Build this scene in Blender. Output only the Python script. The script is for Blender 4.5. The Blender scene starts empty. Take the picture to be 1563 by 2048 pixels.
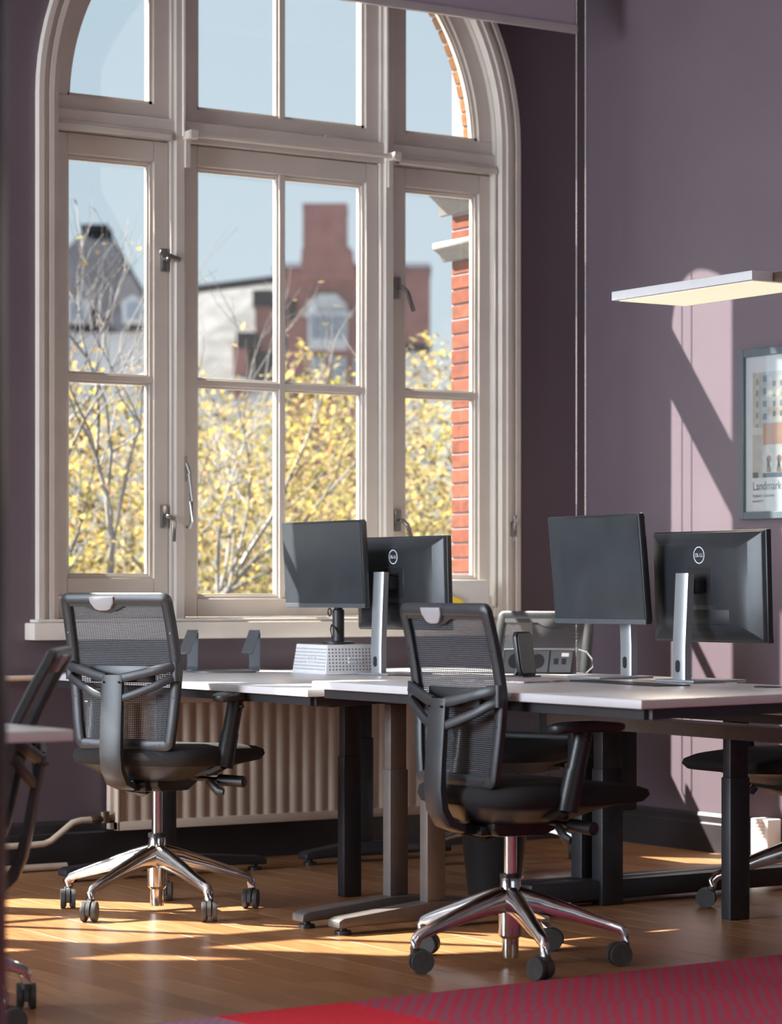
import bpy, bmesh, math, random
from mathutils import Vector, Matrix
random.seed(7)
PI = math.pi
scene = bpy.context.scene
C = scene.collection

# ------------------------------------------------------------------ camera, sky, sun, exposure
TH = math.radians(33)
cam_d = bpy.data.cameras.new('camera')
cam = bpy.data.objects.new('camera', cam_d); C.objects.link(cam)
cam.location = (-6.995, -9.217, 1.06)
cam.rotation_euler = (PI/2, 0, -TH)
cam_d.sensor_fit = 'HORIZONTAL'; cam_d.sensor_width = 24.0
cam_d.lens = 5300/1563*24.0
cam_d.shift_y = 161/1563
cam_d.clip_end = 400
cam_d.dof.use_dof = True; cam_d.dof.focus_distance = 8.6; cam_d.dof.aperture_fstop = 3.2
scene.camera = cam
vs = scene.view_settings
vs.view_transform = 'Standard'; vs.look = 'None'; vs.gamma = 1.0; vs.use_curve_mapping = False
vs.exposure = 0.0

def S(r, g, b):
    f = lambda v: v/255/12.92 if v/255 <= 0.04045 else ((v/255+0.055)/1.055)**2.4
    return (f(r), f(g), f(b), 1.0)

world = bpy.data.worlds.new('World'); scene.world = world
world.use_nodes = True
wt = world.node_tree; wt.nodes.clear()
wo = wt.nodes.new('ShaderNodeOutputWorld'); wb = wt.nodes.new('ShaderNodeBackground')
wc = wt.nodes.new('ShaderNodeTexCoord'); wsep = wt.nodes.new('ShaderNodeSeparateXYZ'); wr = wt.nodes.new('ShaderNodeValToRGB')
wt.links.new(wc.outputs['Generated'], wsep.inputs[0]); wt.links.new(wsep.outputs['Z'], wr.inputs[0])
wr.color_ramp.elements[0].position = 0.0; wr.color_ramp.elements[0].color = S(216, 229, 238)
wr.color_ramp.elements[1].position = 0.9; wr.color_ramp.elements[1].color = S(140, 178, 214)
e = wr.color_ramp.elements.new(0.22); e.color = S(196, 216, 230)
wt.links.new(wr.outputs[0], wb.inputs[0]); wb.inputs[1].default_value = 1.0
wt.links.new(wb.outputs[0], wo.inputs[0])

SUN = Vector((1.0, -1.20, -1.54))
sl = bpy.data.lights.new('sun', 'SUN'); sl.energy = 76.0; sl.angle = math.radians(0.55); sl.color = (1.0, 0.93, 0.84)
so = bpy.data.objects.new('sun', sl); C.objects.link(so)
so.rotation_euler = SUN.to_track_quat('-Z', 'Y').to_euler(); so.location = (-6, 8, 10)

def fill_light(name, loc, target, sx, sy, energy, col=(0.86, 0.92, 1.0)):
    l = bpy.data.lights.new(name, 'AREA'); l.shape = 'RECTANGLE'; l.size = sx; l.size_y = sy; l.energy = energy; l.color = col
    o = bpy.data.objects.new(name, l); C.objects.link(o); o.location = loc
    o.rotation_euler = (Vector(target)-Vector(loc)).to_track_quat('-Z', 'Y').to_euler()
    return o
# unseen area lamps added behind and beside the camera as room fill
fill_light('back_window_daylight', (-4.0, -12.9, 2.3), (-4.0, 0, 1.9), 5.5, 2.6, 30)
fill_light('side_window_daylight', (-10.9, -1.6, 2.3), (0, -1.6, 1.9), 2.4, 2.6, 860, (0.78, 0.88, 1.0))

# ------------------------------------------------------------------ materials
MATS = {}
def mat(name, col, rough=0.5, metal=0.0, spec=0.5, noise=0.0, nscale=20.0, bump=0.0, bscale=200.0, rnoise=0.0, trans=0.0):
    if name in MATS: return MATS[name]
    m = bpy.data.materials.new(name); m.use_nodes = True
    t = m.node_tree; b = t.nodes['Principled BSDF']
    if len(col) == 3: col = (*col, 1)
    b.inputs['Base Color'].default_value = col; b.inputs['Roughness'].default_value = rough
    b.inputs['Metallic'].default_value = metal; b.inputs['Specular IOR Level'].default_value = spec
    tc = t.nodes.new('ShaderNodeTexCoord')
    if noise > 0:
        n = t.nodes.new('ShaderNodeTexNoise'); n.inputs['Scale'].default_value = nscale; n.inputs['Detail'].default_value = 4
        t.links.new(tc.outputs['Object'], n.inputs['Vector'])
        r = t.nodes.new('ShaderNodeMapRange'); r.inputs[1].default_value = 0.3; r.inputs[2].default_value = 0.7
        r.inputs[3].default_value = 1-noise; r.inputs[4].default_value = 1+noise
        t.links.new(n.outputs['Fac'], r.inputs[0])
        mx = t.nodes.new('ShaderNodeMix'); mx.data_type = 'RGBA'; mx.blend_type = 'MULTIPLY'; mx.inputs[0].default_value = 1
        mx.inputs['A'].default_value = col; t.links.new(r.outputs[0], mx.inputs['B'])
        t.links.new(mx.outputs['Result'], b.inputs['Base Color'])
        if rnoise > 0:
            r2 = t.nodes.new('ShaderNodeMapRange'); r2.inputs[1].default_value = 0.3; r2.inputs[2].default_value = 0.7
            r2.inputs[3].default_value = max(0.02, rough-rnoise); r2.inputs[4].default_value = rough+rnoise
            t.links.new(n.outputs['Fac'], r2.inputs[0]); t.links.new(r2.outputs[0], b.inputs['Roughness'])
    if bump > 0:
        n2 = t.nodes.new('ShaderNodeTexNoise'); n2.inputs['Scale'].default_value = bscale; n2.inputs['Detail'].default_value = 3
        t.links.new(tc.outputs['Object'], n2.inputs['Vector'])
        bp = t.nodes.new('ShaderNodeBump'); bp.inputs['Strength'].default_value = bump; bp.inputs['Distance'].default_value = 0.002
        t.links.new(n2.outputs['Fac'], bp.inputs['Height']); t.links.new(bp.outputs[0], b.inputs['Normal'])
    MATS[name] = m
    return m

M_wall = mat('purple_paint', (0.112, 0.085, 0.103), 0.42, noise=0.04, nscale=3, bump=0.15, bscale=120)
M_ceil = mat('ceiling_paint', (0.70, 0.68, 0.66), 0.8, noise=0.03)
M_white = mat('cream_gloss_paint', (0.515, 0.468, 0.42), 0.32, noise=0.04, nscale=8, bump=0.08, bscale=60)
M_base = mat('dark_skirting_paint', (0.030, 0.026, 0.028), 0.35, noise=0.15, nscale=6)
M_rad = mat('radiator_enamel', (0.58, 0.455, 0.36), 0.4, noise=0.04, nscale=6)
M_pipe = mat('pipe_paint', (0.60, 0.48, 0.38), 0.4, noise=0.08, nscale=15)
M_brass = mat('dull_brass', (0.14, 0.10, 0.07), 0.4, 0.7, noise=0.2)
M_top = mat('white_laminate', (0.60, 0.60, 0.615), 0.3, noise=0.01, nscale=5)
M_edge = mat('beech_edge', (0.60, 0.47, 0.36), 0.45, noise=0.1, nscale=40)
M_dkmetal = mat('black_powder_coat', (0.022, 0.022, 0.026), 0.42, noise=0.12, nscale=30, bump=0.2, bscale=700)
M_grmetal = mat('graphite_powder_coat', (0.10, 0.088, 0.082), 0.42, noise=0.08, nscale=30, bump=0.2, bscale=700)
M_plastic = mat('charcoal_plastic', (0.027, 0.029, 0.032), 0.38, noise=0.08, nscale=25, bump=0.25, bscale=500)
M_black = mat('black_plastic', (0.014, 0.014, 0.016), 0.4, noise=0.1, nscale=25)
M_fabric = mat('black_seat_fabric', (0.014, 0.013, 0.014), 0.9, noise=0.25, nscale=300, bump=0.5, bscale=900)
M_mesh = mat('grey_mesh_thread', (0.055, 0.058, 0.068), 0.6, noise=0.1, nscale=60)
M_chrome = mat('polished_aluminium', (0.72, 0.71, 0.70), 0.14, 1.0, noise=0.04, nscale=30, rnoise=0.05)
M_steel = mat('brushed_steel', (0.32, 0.31, 0.30), 0.3, 1.0, noise=0.06, nscale=40)
M_clip = mat('grey_clip_plastic', (0.34, 0.34, 0.35), 0.4, noise=0.05)
M_wheel = mat('caster_rubber', (0.055, 0.053, 0.052), 0.5, noise=0.15, nscale=60)
M_silver = mat('silver_stand_paint', (0.36, 0.38, 0.40), 0.35, 0.5, noise=0.05)
M_screen = mat('matte_dark_screen', (0.0285, 0.0347, 0.0409), 0.42, noise=0.12, nscale=7, rnoise=0.06)
M_monitor = mat('monitor_shell', (0.022, 0.024, 0.028), 0.33, noise=0.08, nscale=20, bump=0.2, bscale=700)
M_logo = mat('logo_white', (0.75, 0.77, 0.80), 0.4, noise=0.02)
M_greyalu = mat('slate_grey_aluminium', (0.12, 0.135, 0.15), 0.35, 0.4, noise=0.06)
M_paper = mat('paper', (0.72, 0.72, 0.74), 0.7, noise=0.03)
M_yellow = mat('yellow_paper', (0.75, 0.55, 0.03), 0.6, noise=0.05)
M_blind = mat('lilac_blind_fabric', (0.33, 0.27, 0.33), 0.8, noise=0.05, nscale=200, bump=0.2, bscale=900)
M_bar = mat('blind_bar', (0.42, 0.38, 0.38), 0.35, 0.2, noise=0.03)
M_chain = mat('ball_chain', (0.62, 0.57, 0.53), 0.35, 0.5, noise=0.1, nscale=100)
M_stone = mat('pale_stone', (0.0706, 0.0665, 0.0605), 0.75, noise=0.12, nscale=25, bump=0.3, bscale=60)
M_mortar = mat('mortar', (0.0864, 0.0792, 0.0720), 0.9, noise=0.15, nscale=60)
M_frame = mat('grey_picture_frame', (0.075, 0.095, 0.112), 0.4, noise=0.06, nscale=30)
M_ink = mat('dark_ink', (0.06, 0.065, 0.085), 0.6, noise=0.05)
M_lampw = mat('lamp_body_white', (0.62, 0.62, 0.63), 0.35, noise=0.02)

def rand_mat(name, c0, c1, rough, nscale=10, grain=None, bump=0.1, spec=0.5):
    """per-object random colour between c0 and c1 with a grain noise"""
    m = bpy.data.materials.new(name); m.use_nodes = True
    t = m.node_tree; b = t.nodes['Principled BSDF']
    b.inputs['Specular IOR Level'].default_value = spec
    oi = t.nodes.new('ShaderNodeObjectInfo'); mx = t.nodes.new('ShaderNodeMix'); mx.data_type = 'RGBA'
    mx.inputs['A'].default_value = (*c0, 1); mx.inputs['B'].default_value = (*c1, 1)
    t.links.new(oi.outputs['Random'], mx.inputs[0])
    tc = t.nodes.new('ShaderNodeTexCoord'); mp = t.nodes.new('ShaderNodeMapping')
    mp.inputs['Scale'].default_value = grain or (1, 1, 1)
    n = t.nodes.new('ShaderNodeTexNoise'); n.inputs['Scale'].default_value = nscale; n.inputs['Detail'].default_value = 6
    ad = t.nodes.new('ShaderNodeVectorMath'); ad.operation = 'ADD'
    t.links.new(tc.outputs['Object'], mp.inputs[0]); t.links.new(mp.outputs[0], ad.inputs[0])
    t.links.new(oi.outputs['Location'], ad.inputs[1]); t.links.new(ad.outputs[0], n.inputs['Vector'])
    r = t.nodes.new('ShaderNodeMapRange'); r.inputs[1].default_value = 0.3; r.inputs[2].default_value = 0.7
    r.inputs[3].default_value = 0.72; r.inputs[4].default_value = 1.25
    t.links.new(n.outputs['Fac'], r.inputs[0])
    m2 = t.nodes.new('ShaderNodeMix'); m2.data_type = 'RGBA'; m2.blend_type = 'MULTIPLY'; m2.inputs[0].default_value = 1
    t.links.new(mx.outputs['Result'], m2.inputs['A']); t.links.new(r.outputs[0], m2.inputs['B'])
    t.links.new(m2.outputs['Result'], b.inputs['Base Color'])
    r2 = t.nodes.new('ShaderNodeMapRange'); r2.inputs[3].default_value = rough-0.06; r2.inputs[4].default_value = rough+0.1
    t.links.new(n.outputs['Fac'], r2.inputs[0]); t.links.new(r2.outputs[0], b.inputs['Roughness'])
    bp = t.nodes.new('ShaderNodeBump'); bp.inputs['Strength'].default_value = bump; bp.inputs['Distance'].default_value = 0.001
    t.links.new(n.outputs['Fac'], bp.inputs['Height']); t.links.new(bp.outputs[0], b.inputs['Normal'])
    return m
M_plank = rand_mat('oak_plank', (0.275, 0.125, 0.050), (0.365, 0.182, 0.080), 0.30, 6, (14, 0.8, 1), 0.02)
M_brick = rand_mat('red_brick', (0.0616, 0.0169, 0.0090), (0.0812, 0.0258, 0.0139), 0.9, 30, None, 0.4, 0.05)
M_ybrick = rand_mat('ochre_brick', (0.0864, 0.0382, 0.0130), (0.1094, 0.0529, 0.0199), 0.9, 30, None, 0.4, 0.05)

def emit_mat(name, col, st):
    m = bpy.data.materials.new(name); m.use_nodes = True
    t = m.node_tree; b = t.nodes['Principled BSDF']
    b.inputs['Base Color'].default_value = (0.8, 0.78, 0.72, 1); b.inputs['Roughness'].default_value = 0.5
    b.inputs['Emission Color'].default_value = (*col, 1); b.inputs['Emission Strength'].default_value = st
    return m
M_led = emit_mat('warm_diffuser', (1.0, 0.76, 0.50), 0.80)

def glass_mat():
    m = bpy.data.materials.new('window_glass'); m.use_nodes = True
    t = m.node_tree; t.nodes.clear()
    o = t.nodes.new('ShaderNodeOutputMaterial'); mx = t.nodes.new('ShaderNodeMixShader')
    tr = t.nodes.new('ShaderNodeBsdfTransparent'); gl = t.nodes.new('ShaderNodeBsdfGlossy'); fr = t.nodes.new('ShaderNodeFresnel')
    tr.inputs[0].default_value = (0.96, 0.975, 0.975, 1); gl.inputs['Roughness'].default_value = 0.02; fr.inputs['IOR'].default_value = 1.45
    mul = t.nodes.new('ShaderNodeMath'); mul.operation = 'MULTIPLY'; mul.inputs[1].default_value = 0.6
    t.links.new(fr.outputs[0], mul.inputs[0]); t.links.new(mul.outputs[0], mx.inputs[0])
    haze = t.nodes.new('ShaderNodeBsdfTranslucent'); haze.inputs[0].default_value = (0.9, 0.9, 0.9, 1)
    md = t.nodes.new('ShaderNodeMixShader'); md.inputs[0].default_value = 0.004     # translucent share added to veil the view outside
    t.links.new(tr.outputs[0], md.inputs[1]); t.links.new(haze.outputs[0], md.inputs[2])
    t.links.new(md.outputs[0], mx.inputs[1]); t.links.new(gl.outputs[0], mx.inputs[2]); t.links.new(mx.outputs[0], o.inputs[0])
    return m
M_glass = glass_mat()

def leaf_mat(name, col):
    m = bpy.data.materials.new(name); m.use_nodes = True
    t = m.node_tree; t.nodes.clear()
    o = t.nodes.new('ShaderNodeOutputMaterial'); mx = t.nodes.new('ShaderNodeMixShader'); mx.inputs[0].default_value = 0.6
    d = t.nodes.new('ShaderNodeBsdfDiffuse'); tr = t.nodes.new('ShaderNodeBsdfTranslucent')
    n = t.nodes.new('ShaderNodeTexNoise'); n.inputs['Scale'].default_value = 3.0
    tc = t.nodes.new('ShaderNodeTexCoord'); t.links.new(tc.outputs['Object'], n.inputs['Vector'])
    r = t.nodes.new('ShaderNodeMapRange'); r.inputs[1].default_value = 0.3; r.inputs[2].default_value = 0.7; r.inputs[3].default_value = 0.7; r.inputs[4].default_value = 1.25
    t.links.new(n.outputs['Fac'], r.inputs[0])
    mc = t.nodes.new('ShaderNodeMix'); mc.data_type = 'RGBA'; mc.blend_type = 'MULTIPLY'; mc.inputs[0].default_value = 1
    mc.inputs['A'].default_value = (*col, 1); t.links.new(r.outputs[0], mc.inputs['B'])
    t.links.new(mc.outputs['Result'], d.inputs[0]); t.links.new(mc.outputs['Result'], tr.inputs[0])
    t.links.new(d.outputs[0], mx.inputs[1]); t.links.new(tr.outputs[0], mx.inputs[2]); t.links.new(mx.outputs[0], o.inputs[0])
    return m
M_leaves = [leaf_mat('leaf_yellow', (0.1680, 0.1260, 0.0385)), leaf_mat('leaf_olive', (0.1260, 0.1120, 0.0420)),
            leaf_mat('leaf_tan', (0.1750, 0.1225, 0.0595)), leaf_mat('leaf_lime', (0.1540, 0.1435, 0.0280)), leaf_mat('leaf_orange', (0.2100, 0.0840, 0.0385))]
M_bark = mat('pale_bark', (0.0864, 0.0792, 0.0756), 0.8, noise=0.25, nscale=10)

# ------------------------------------------------------------------ mesh helpers
class MB:
    def __init__(s): s.v = []; s.f = []; s.mi = []
    def add(s, vs_, fs, mi=0, M=None):
        o = len(s.v)
        s.v += [tuple(M @ Vector(p)) if M is not None else tuple(p) for p in vs_]
        s.f += [tuple(i+o for i in q) for q in fs]; s.mi += [mi]*len(fs)
        return s
    def box(s, x0, x1, y0, y1, z0, z1, mi=0, M=None):
        v = [(x, y, z) for z in (z0, z1) for y in (y0, y1) for x in (x0, x1)]
        return s.add(v, [(0, 2, 3, 1), (4, 5, 7, 6), (0, 1, 5, 4), (2, 6, 7, 3), (0, 4, 6, 2), (1, 3, 7, 5)], mi, M)
    def prism(s, poly, a, b, axis='z', mi=0, M=None):
        """poly of 2D points extruded from a to b along axis; z:(x,y) y:(x,z) x:(y,z)"""
        n = len(poly)
        def p(u, v, w): return {'z': (u, v, w), 'y': (u, w, v), 'x': (w, u, v)}[axis]
        v = [p(u, w, a) for u, w in poly]+[p(u, w, b) for u, w in poly]
        return s.add(v, [tuple(range(n))[::-1], tuple(range(n, 2*n))]+[(i, (i+1) % n, n+(i+1) % n, n+i) for i in range(n)], mi, M)
    def ring(s, cx, cz, r0, r1, a0, a1, y0, y1, n=32, mi=0):
        """arched band in the xz plane between radii r0 and r1"""
        v = []; f = []
        for i in range(n+1):
            a = a0+(a1-a0)*i/n; c_, s_ = math.cos(a), math.sin(a)
            v += [(cx+r0*c_, y0, cz+r0*s_), (cx+r1*c_, y0, cz+r1*s_), (cx+r1*c_, y1, cz+r1*s_), (cx+r0*c_, y1, cz+r0*s_)]
        for i in range(n):
            for k in range(4):
                f.append((4*i+k, 4*i+(k+1) % 4, 4*i+4+(k+1) % 4, 4*i+4+k))
        f += [(0, 1, 2, 3), (4*n+3, 4*n+2, 4*n+1, 4*n)]
        return s.add(v, f, mi)
    def frame(s, x0, x1, z0, z1, w, y0, y1, mi=0):
        """rectangular frame in the xz plane, outer bounds given, member width w"""
        s.box(x0, x0+w, y0, y1, z0, z1, mi); s.box(x1-w, x1, y0, y1, z0, z1, mi)
        s.box(x0+w, x1-w, y0, y1, z0, z0+w, mi); s.box(x0+w, x1-w, y0, y1, z1-w, z1, mi)
        return s
    def sweep(s, pts, prof, up=(0, 0, 1), scale=None, closed=False, mi=0, M=None):
        pts = [Vector(p) for p in pts]; n = len(pts); k = len(prof); v = []; f = []
        up = Vector(up)
        for i, p in enumerate(pts):
            if closed: t = pts[(i+1) % n]-pts[i-1]
            else: t = pts[min(i+1, n-1)]-pts[max(i-1, 0)]
            t.normalize()
            sd = t.cross(up)
            if sd.length < 1e-4: sd = t.cross(Vector((0.3, 1, 0.2)))
            sd.normalize(); u2 = sd.cross(t)
            sc = scale[i] if scale else 1
            sa, sb = sc if isinstance(sc, tuple) else (sc, sc)
            v += [tuple(p+sd*a*sa+u2*b*sb) for a, b in prof]
        for i in range(n if closed else n-1):
            j = (i+1) % n
            for q in range(k):
                f.append((i*k+q, i*k+(q+1) % k, j*k+(q+1) % k, j*k+q))
        if not closed: f += [tuple(range(k))[::-1], tuple((n-1)*k+q for q in range(k))]
        return s.add(v, f, mi, M)
    def tube(s, pts, r, n=10, scale=None, closed=False, mi=0, M=None):
        return s.sweep(pts, [(r*math.cos(2*PI*i/n), r*math.sin(2*PI*i/n)) for i in range(n)], (0.013, 0.021, 1) , scale, closed, mi, M)
    def cyl(s, p0, p1, r, n=16, r1=None, mi=0, M=None):
        return s.sweep([p0, p1], [(math.cos(2*PI*i/n), math.sin(2*PI*i/n)) for i in range(n)], (0.013, 0.021, 1) if abs(Vector(p1).x-Vector(p0).x)+abs(Vector(p1).y-Vector(p0).y) > 1e-6 else (0, 1, 0), [(r, r), (r1 or r, r1 or r)], False, mi, M)
    def lathe(s, prof, n=24, c=(0, 0), mi=0, M=None):
        """prof of (r,z) around the z axis at c"""
        v = []; f = []; k = len(prof)
        for i in range(n):
            a = 2*PI*i/n
            v += [(c[0]+r*math.cos(a), c[1]+r*math.sin(a), z) for r, z in prof]
        for i in range(n):
            j = (i+1) % n
            for q in range(k-1): f.append((i*k+q, j*k+q, j*k+q+1, i*k+q+1))
        f += [tuple(i*k for i in range(n))[::-1], tuple(i*k+k-1 for i in range(n))]
        return s.add(v, f, mi, M)
    def mesh(s, name, mats, bevel=0, seg=2, smooth=True, angle=40):
        me = bpy.data.meshes.new(name); bm = bmesh.new()
        bv = [bm.verts.new(p) for p in s.v]
        for q, i in zip(s.f, s.mi):
            try:
                fc = bm.faces.new([bv[j] for j in q]); fc.material_index = i
            except ValueError: pass
        bmesh.ops.recalc_face_normals(bm, faces=bm.faces)
        if bevel > 0:
            es = [ed for ed in bm.edges if len(ed.link_faces) == 2 and ed.calc_face_angle(0) > math.radians(30)]
            bmesh.ops.bevel(bm, geom=es, offset=bevel, segments=seg, affect='EDGES', profile=0.5, clamp_overlap=True)
        bm.to_mesh(me); bm.free()
        for m_ in (mats if isinstance(mats, (list, tuple)) else [mats]): me.materials.append(m_)
        if smooth:
            me.polygons.foreach_set('use_smooth', [True]*len(me.polygons))
            me.set_sharp_from_angle(angle=math.radians(angle))
        return me
    def build(s, name, mats, parent=None, bevel=0, seg=2, smooth=True, angle=40):
        me = s.mesh(name, mats, bevel, seg, smooth, angle)
        o = bpy.data.objects.new(name, me); C.objects.link(o)
        if parent is not None: o.parent = parent
        return o

def tag(o, label, cat, group=None, kind=None):
    if label: o['label'] = label
    if cat: o['category'] = cat
    if group: o['group'] = group
    if kind: o['kind'] = kind
    return o
def thing(name, label, cat, loc=(0, 0, 0), rotz=0, group=None):
    o = bpy.data.objects.new(name, None); C.objects.link(o); o.empty_display_size = 0.1
    o.location = loc; o.rotation_euler = (0, 0, rotz)
    return tag(o, label, cat, group)
def struct(o, label, cat=None):
    o['kind'] = 'structure'; o['label'] = label; o['category'] = cat or o.name.split('_')[0]
    return o
def dup(o, parent=None):
    c = o.copy(); C.objects.link(c); c.parent = parent
    for ch in list(o.children): dup(ch, c)
    return c
def text_mesh(name, body, size, extrude, material, parent, M, align='LEFT'):
    cu = bpy.data.curves.new(name, 'FONT'); cu.body = body; cu.size = size; cu.extrude = extrude; cu.align_x = align
    cu.resolution_u = 3
    tmp = bpy.data.objects.new(name, cu)
    me = bpy.data.meshes.new_from_object(tmp)
    bpy.data.objects.remove(tmp)
    me.transform(M); me.materials.clear(); me.materials.append(material)
    o = bpy.data.objects.new(name, me); C.objects.link(o); o.parent = parent
    return o

# ------------------------------------------------------------------ room shell
WC = [-1.5, -4.75]          # window centre lines along the window wall
Z0 = 2.96                   # springing height
HW, TOPZ, XL, YB = 1.06, 4.6, -11.0, -13.0
def wall_with_arches():
    b = MB(); x = XL
    cols = []
    xs = []
    for c_ in sorted(WC):
        xs.append((c_-HW, c_+HW, c_))
    cur = XL
    for x0, x1, c_ in xs:
        b.box(cur, x0, 0, 0.385, 0, TOPZ)
        b.box(x0, x1, 0, 0.385, 0, 0.90)
        n = 40; pts = []
        for i in range(n+1):
            a = PI-PI*i/n; pts.append((c_+HW*math.cos(a), Z0+HW*math.sin(a)))
        for (xa, za), (xb, zb) in zip(pts[:-1], pts[1:]):
            b.prism([(xa, za), (xb, zb), (xb, TOPZ), (xa, TOPZ)], 0, 0.285, 'y')
        cur = x1
    b.box(cur, 0.3, 0, 0.385, 0, TOPZ)
    return b
w = wall_with_arches().build('wall_window', M_wall, smooth=False)
struct(w, 'dark purple painted wall around the arched windows', 'wall')
w2 = MB().box(0, 0.3, YB, 0, 0, TOPZ).build('wall_right', M_wall, smooth=False)
struct(w2, 'purple painted side wall catching the sun patches', 'wall')
# walls out of view, with openings added for the fill lamps
b = MB()
for x0, x1 in ((XL, -7.4), (-0.9, 0.3)): b.box(x0, x1, YB-0.3, YB, 0, TOPZ)
b.box(-7.4, -0.9, YB-0.3, YB, 0, 0.9); b.box(-7.4, -0.9, YB-0.3, YB, 3.7, TOPZ)
struct(b.build('wall_back', M_wall, smooth=False), 'purple back wall with a wide opening added for the fill lamp', 'wall')
b = MB()
for y0, y1 in ((YB, -2.9), (-0.3, 0.385)): b.box(XL-0.3, XL, y0, y1, 0, TOPZ)
b.box(XL-0.3, XL, -2.9, -0.3, 0, 0.9); b.box(XL-0.3, XL, -2.9, -0.3, 3.7, TOPZ)
struct(b.build('wall_left', M_wall, smooth=False), 'purple far left wall with a wide opening added for the fill lamp', 'wall')
struct(MB().box(XL, 0, YB, 0, TOPZ, TOPZ+0.2).build('ceiling', M_ceil, smooth=False), 'plain pale ceiling', 'ceiling')
# dark partition post just inside the left picture edge
rv = Vector((math.cos(TH), -math.sin(TH), 0))
pp = Vector((-5.314, -5.557, 0))
Mx = Matrix.Translation(pp) @ Matrix.Rotation(-TH, 4, 'Z')
struct(MB().box(-0.14, 0, -0.05, 0.05, 0, TOPZ, M=Mx).build('wall_partition', M_black, bevel=0.004), 'dark edge of a partition at the left picture margin', 'wall')

# floor with planks
fl = MB().box(XL, 0, YB, 0, -0.15, -0.012).build('floor', mat('subfloor_oak', (0.26, 0.13, 0.055), 0.35, noise=0.2, nscale=12), smooth=False)
struct(fl, 'orange brown oak plank floor', 'floor')
pw, pl = 0.118, 1.9
plank = MB().box(-pw/2+0.0007, pw/2-0.0007, -pl/2+0.0007, pl/2-0.0007, -0.0125, 0.0).mesh('plank', M_plank, bevel=0.0006, seg=1)
ncol = 0; cnt = 0
far = MB()
x = -pw/2; i = 0
while x > XL:
    off = (i*0.731) % pl
    y = 0.0+off
    while y > YB-pl:
        yc = y-pl/2
        vis = (-4.9 < x < 0 and -4.6 < yc < 0.9) and cnt < 300
        if vis:
            y1 = min(yc+pl/2, -0.001)
            if y1-(yc-pl/2) > 0.02:
                o = bpy.data.objects.new('plank', plank); C.objects.link(o); o.parent = fl
                ln = y1-(yc-pl/2); o.location = (x, (y1+yc-pl/2)/2, 0); o.scale = (1, ln/pl, 1); cnt += 1
        else:
            a, c_ = max(yc-pl/2, YB), min(yc+pl/2, -0.001)
            if c_-a > 0.02: far.box(x-pw/2+0.001, x+pw/2-0.001, a+0.001, c_-0.001, -0.0125, 0.0)
        y -= pl
    x -= pw; i += 1
o = far.build('far_planks', M_plank, fl, smooth=False); o['kind'] = 'stuff'

# skirting boards
def skirting(name, label, p0, p1, nrm, h=0.175):
    b = MB(); d = Vector(p1)-Vector(p0); L = d.length
    prof = [(0, 0), (0.024, 0), (0.024, h*0.72), (0.018, h*0.76), (0.018, h*0.92), (0.008, h), (0, h)]
    M = Matrix((( *(d.normalized()), 0),)*0) if False else None
    dn = d.normalized(); n = Vector(nrm)
    v = [tuple(Vector(p0)+n*a+Vector((0, 0, z))) for a, z in prof]+[tuple(Vector(p1)+n*a+Vector((0, 0, z))) for a, z in prof]
    k = len(prof)
    b.add(v, [tuple(range(k)), tuple(range(k, 2*k))]+[(q, (q+1) % k, k+(q+1) % k, k+q) for q in range(k)])
    o = b.build(name, M_base, smooth=False); struct(o, label, 'baseboard'); return o
skirting('baseboard_window', 'dark skirting board under the window wall', (XL, 0, 0.0), (-0.03, 0, 0.0), (0, -1, 0), 0.185)
skirting('baseboard_right', 'dark skirting board along the right wall', (0, YB, 0.0), (0, -0.03, 0.0), (-1, 0, 0), 0.16)

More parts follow.
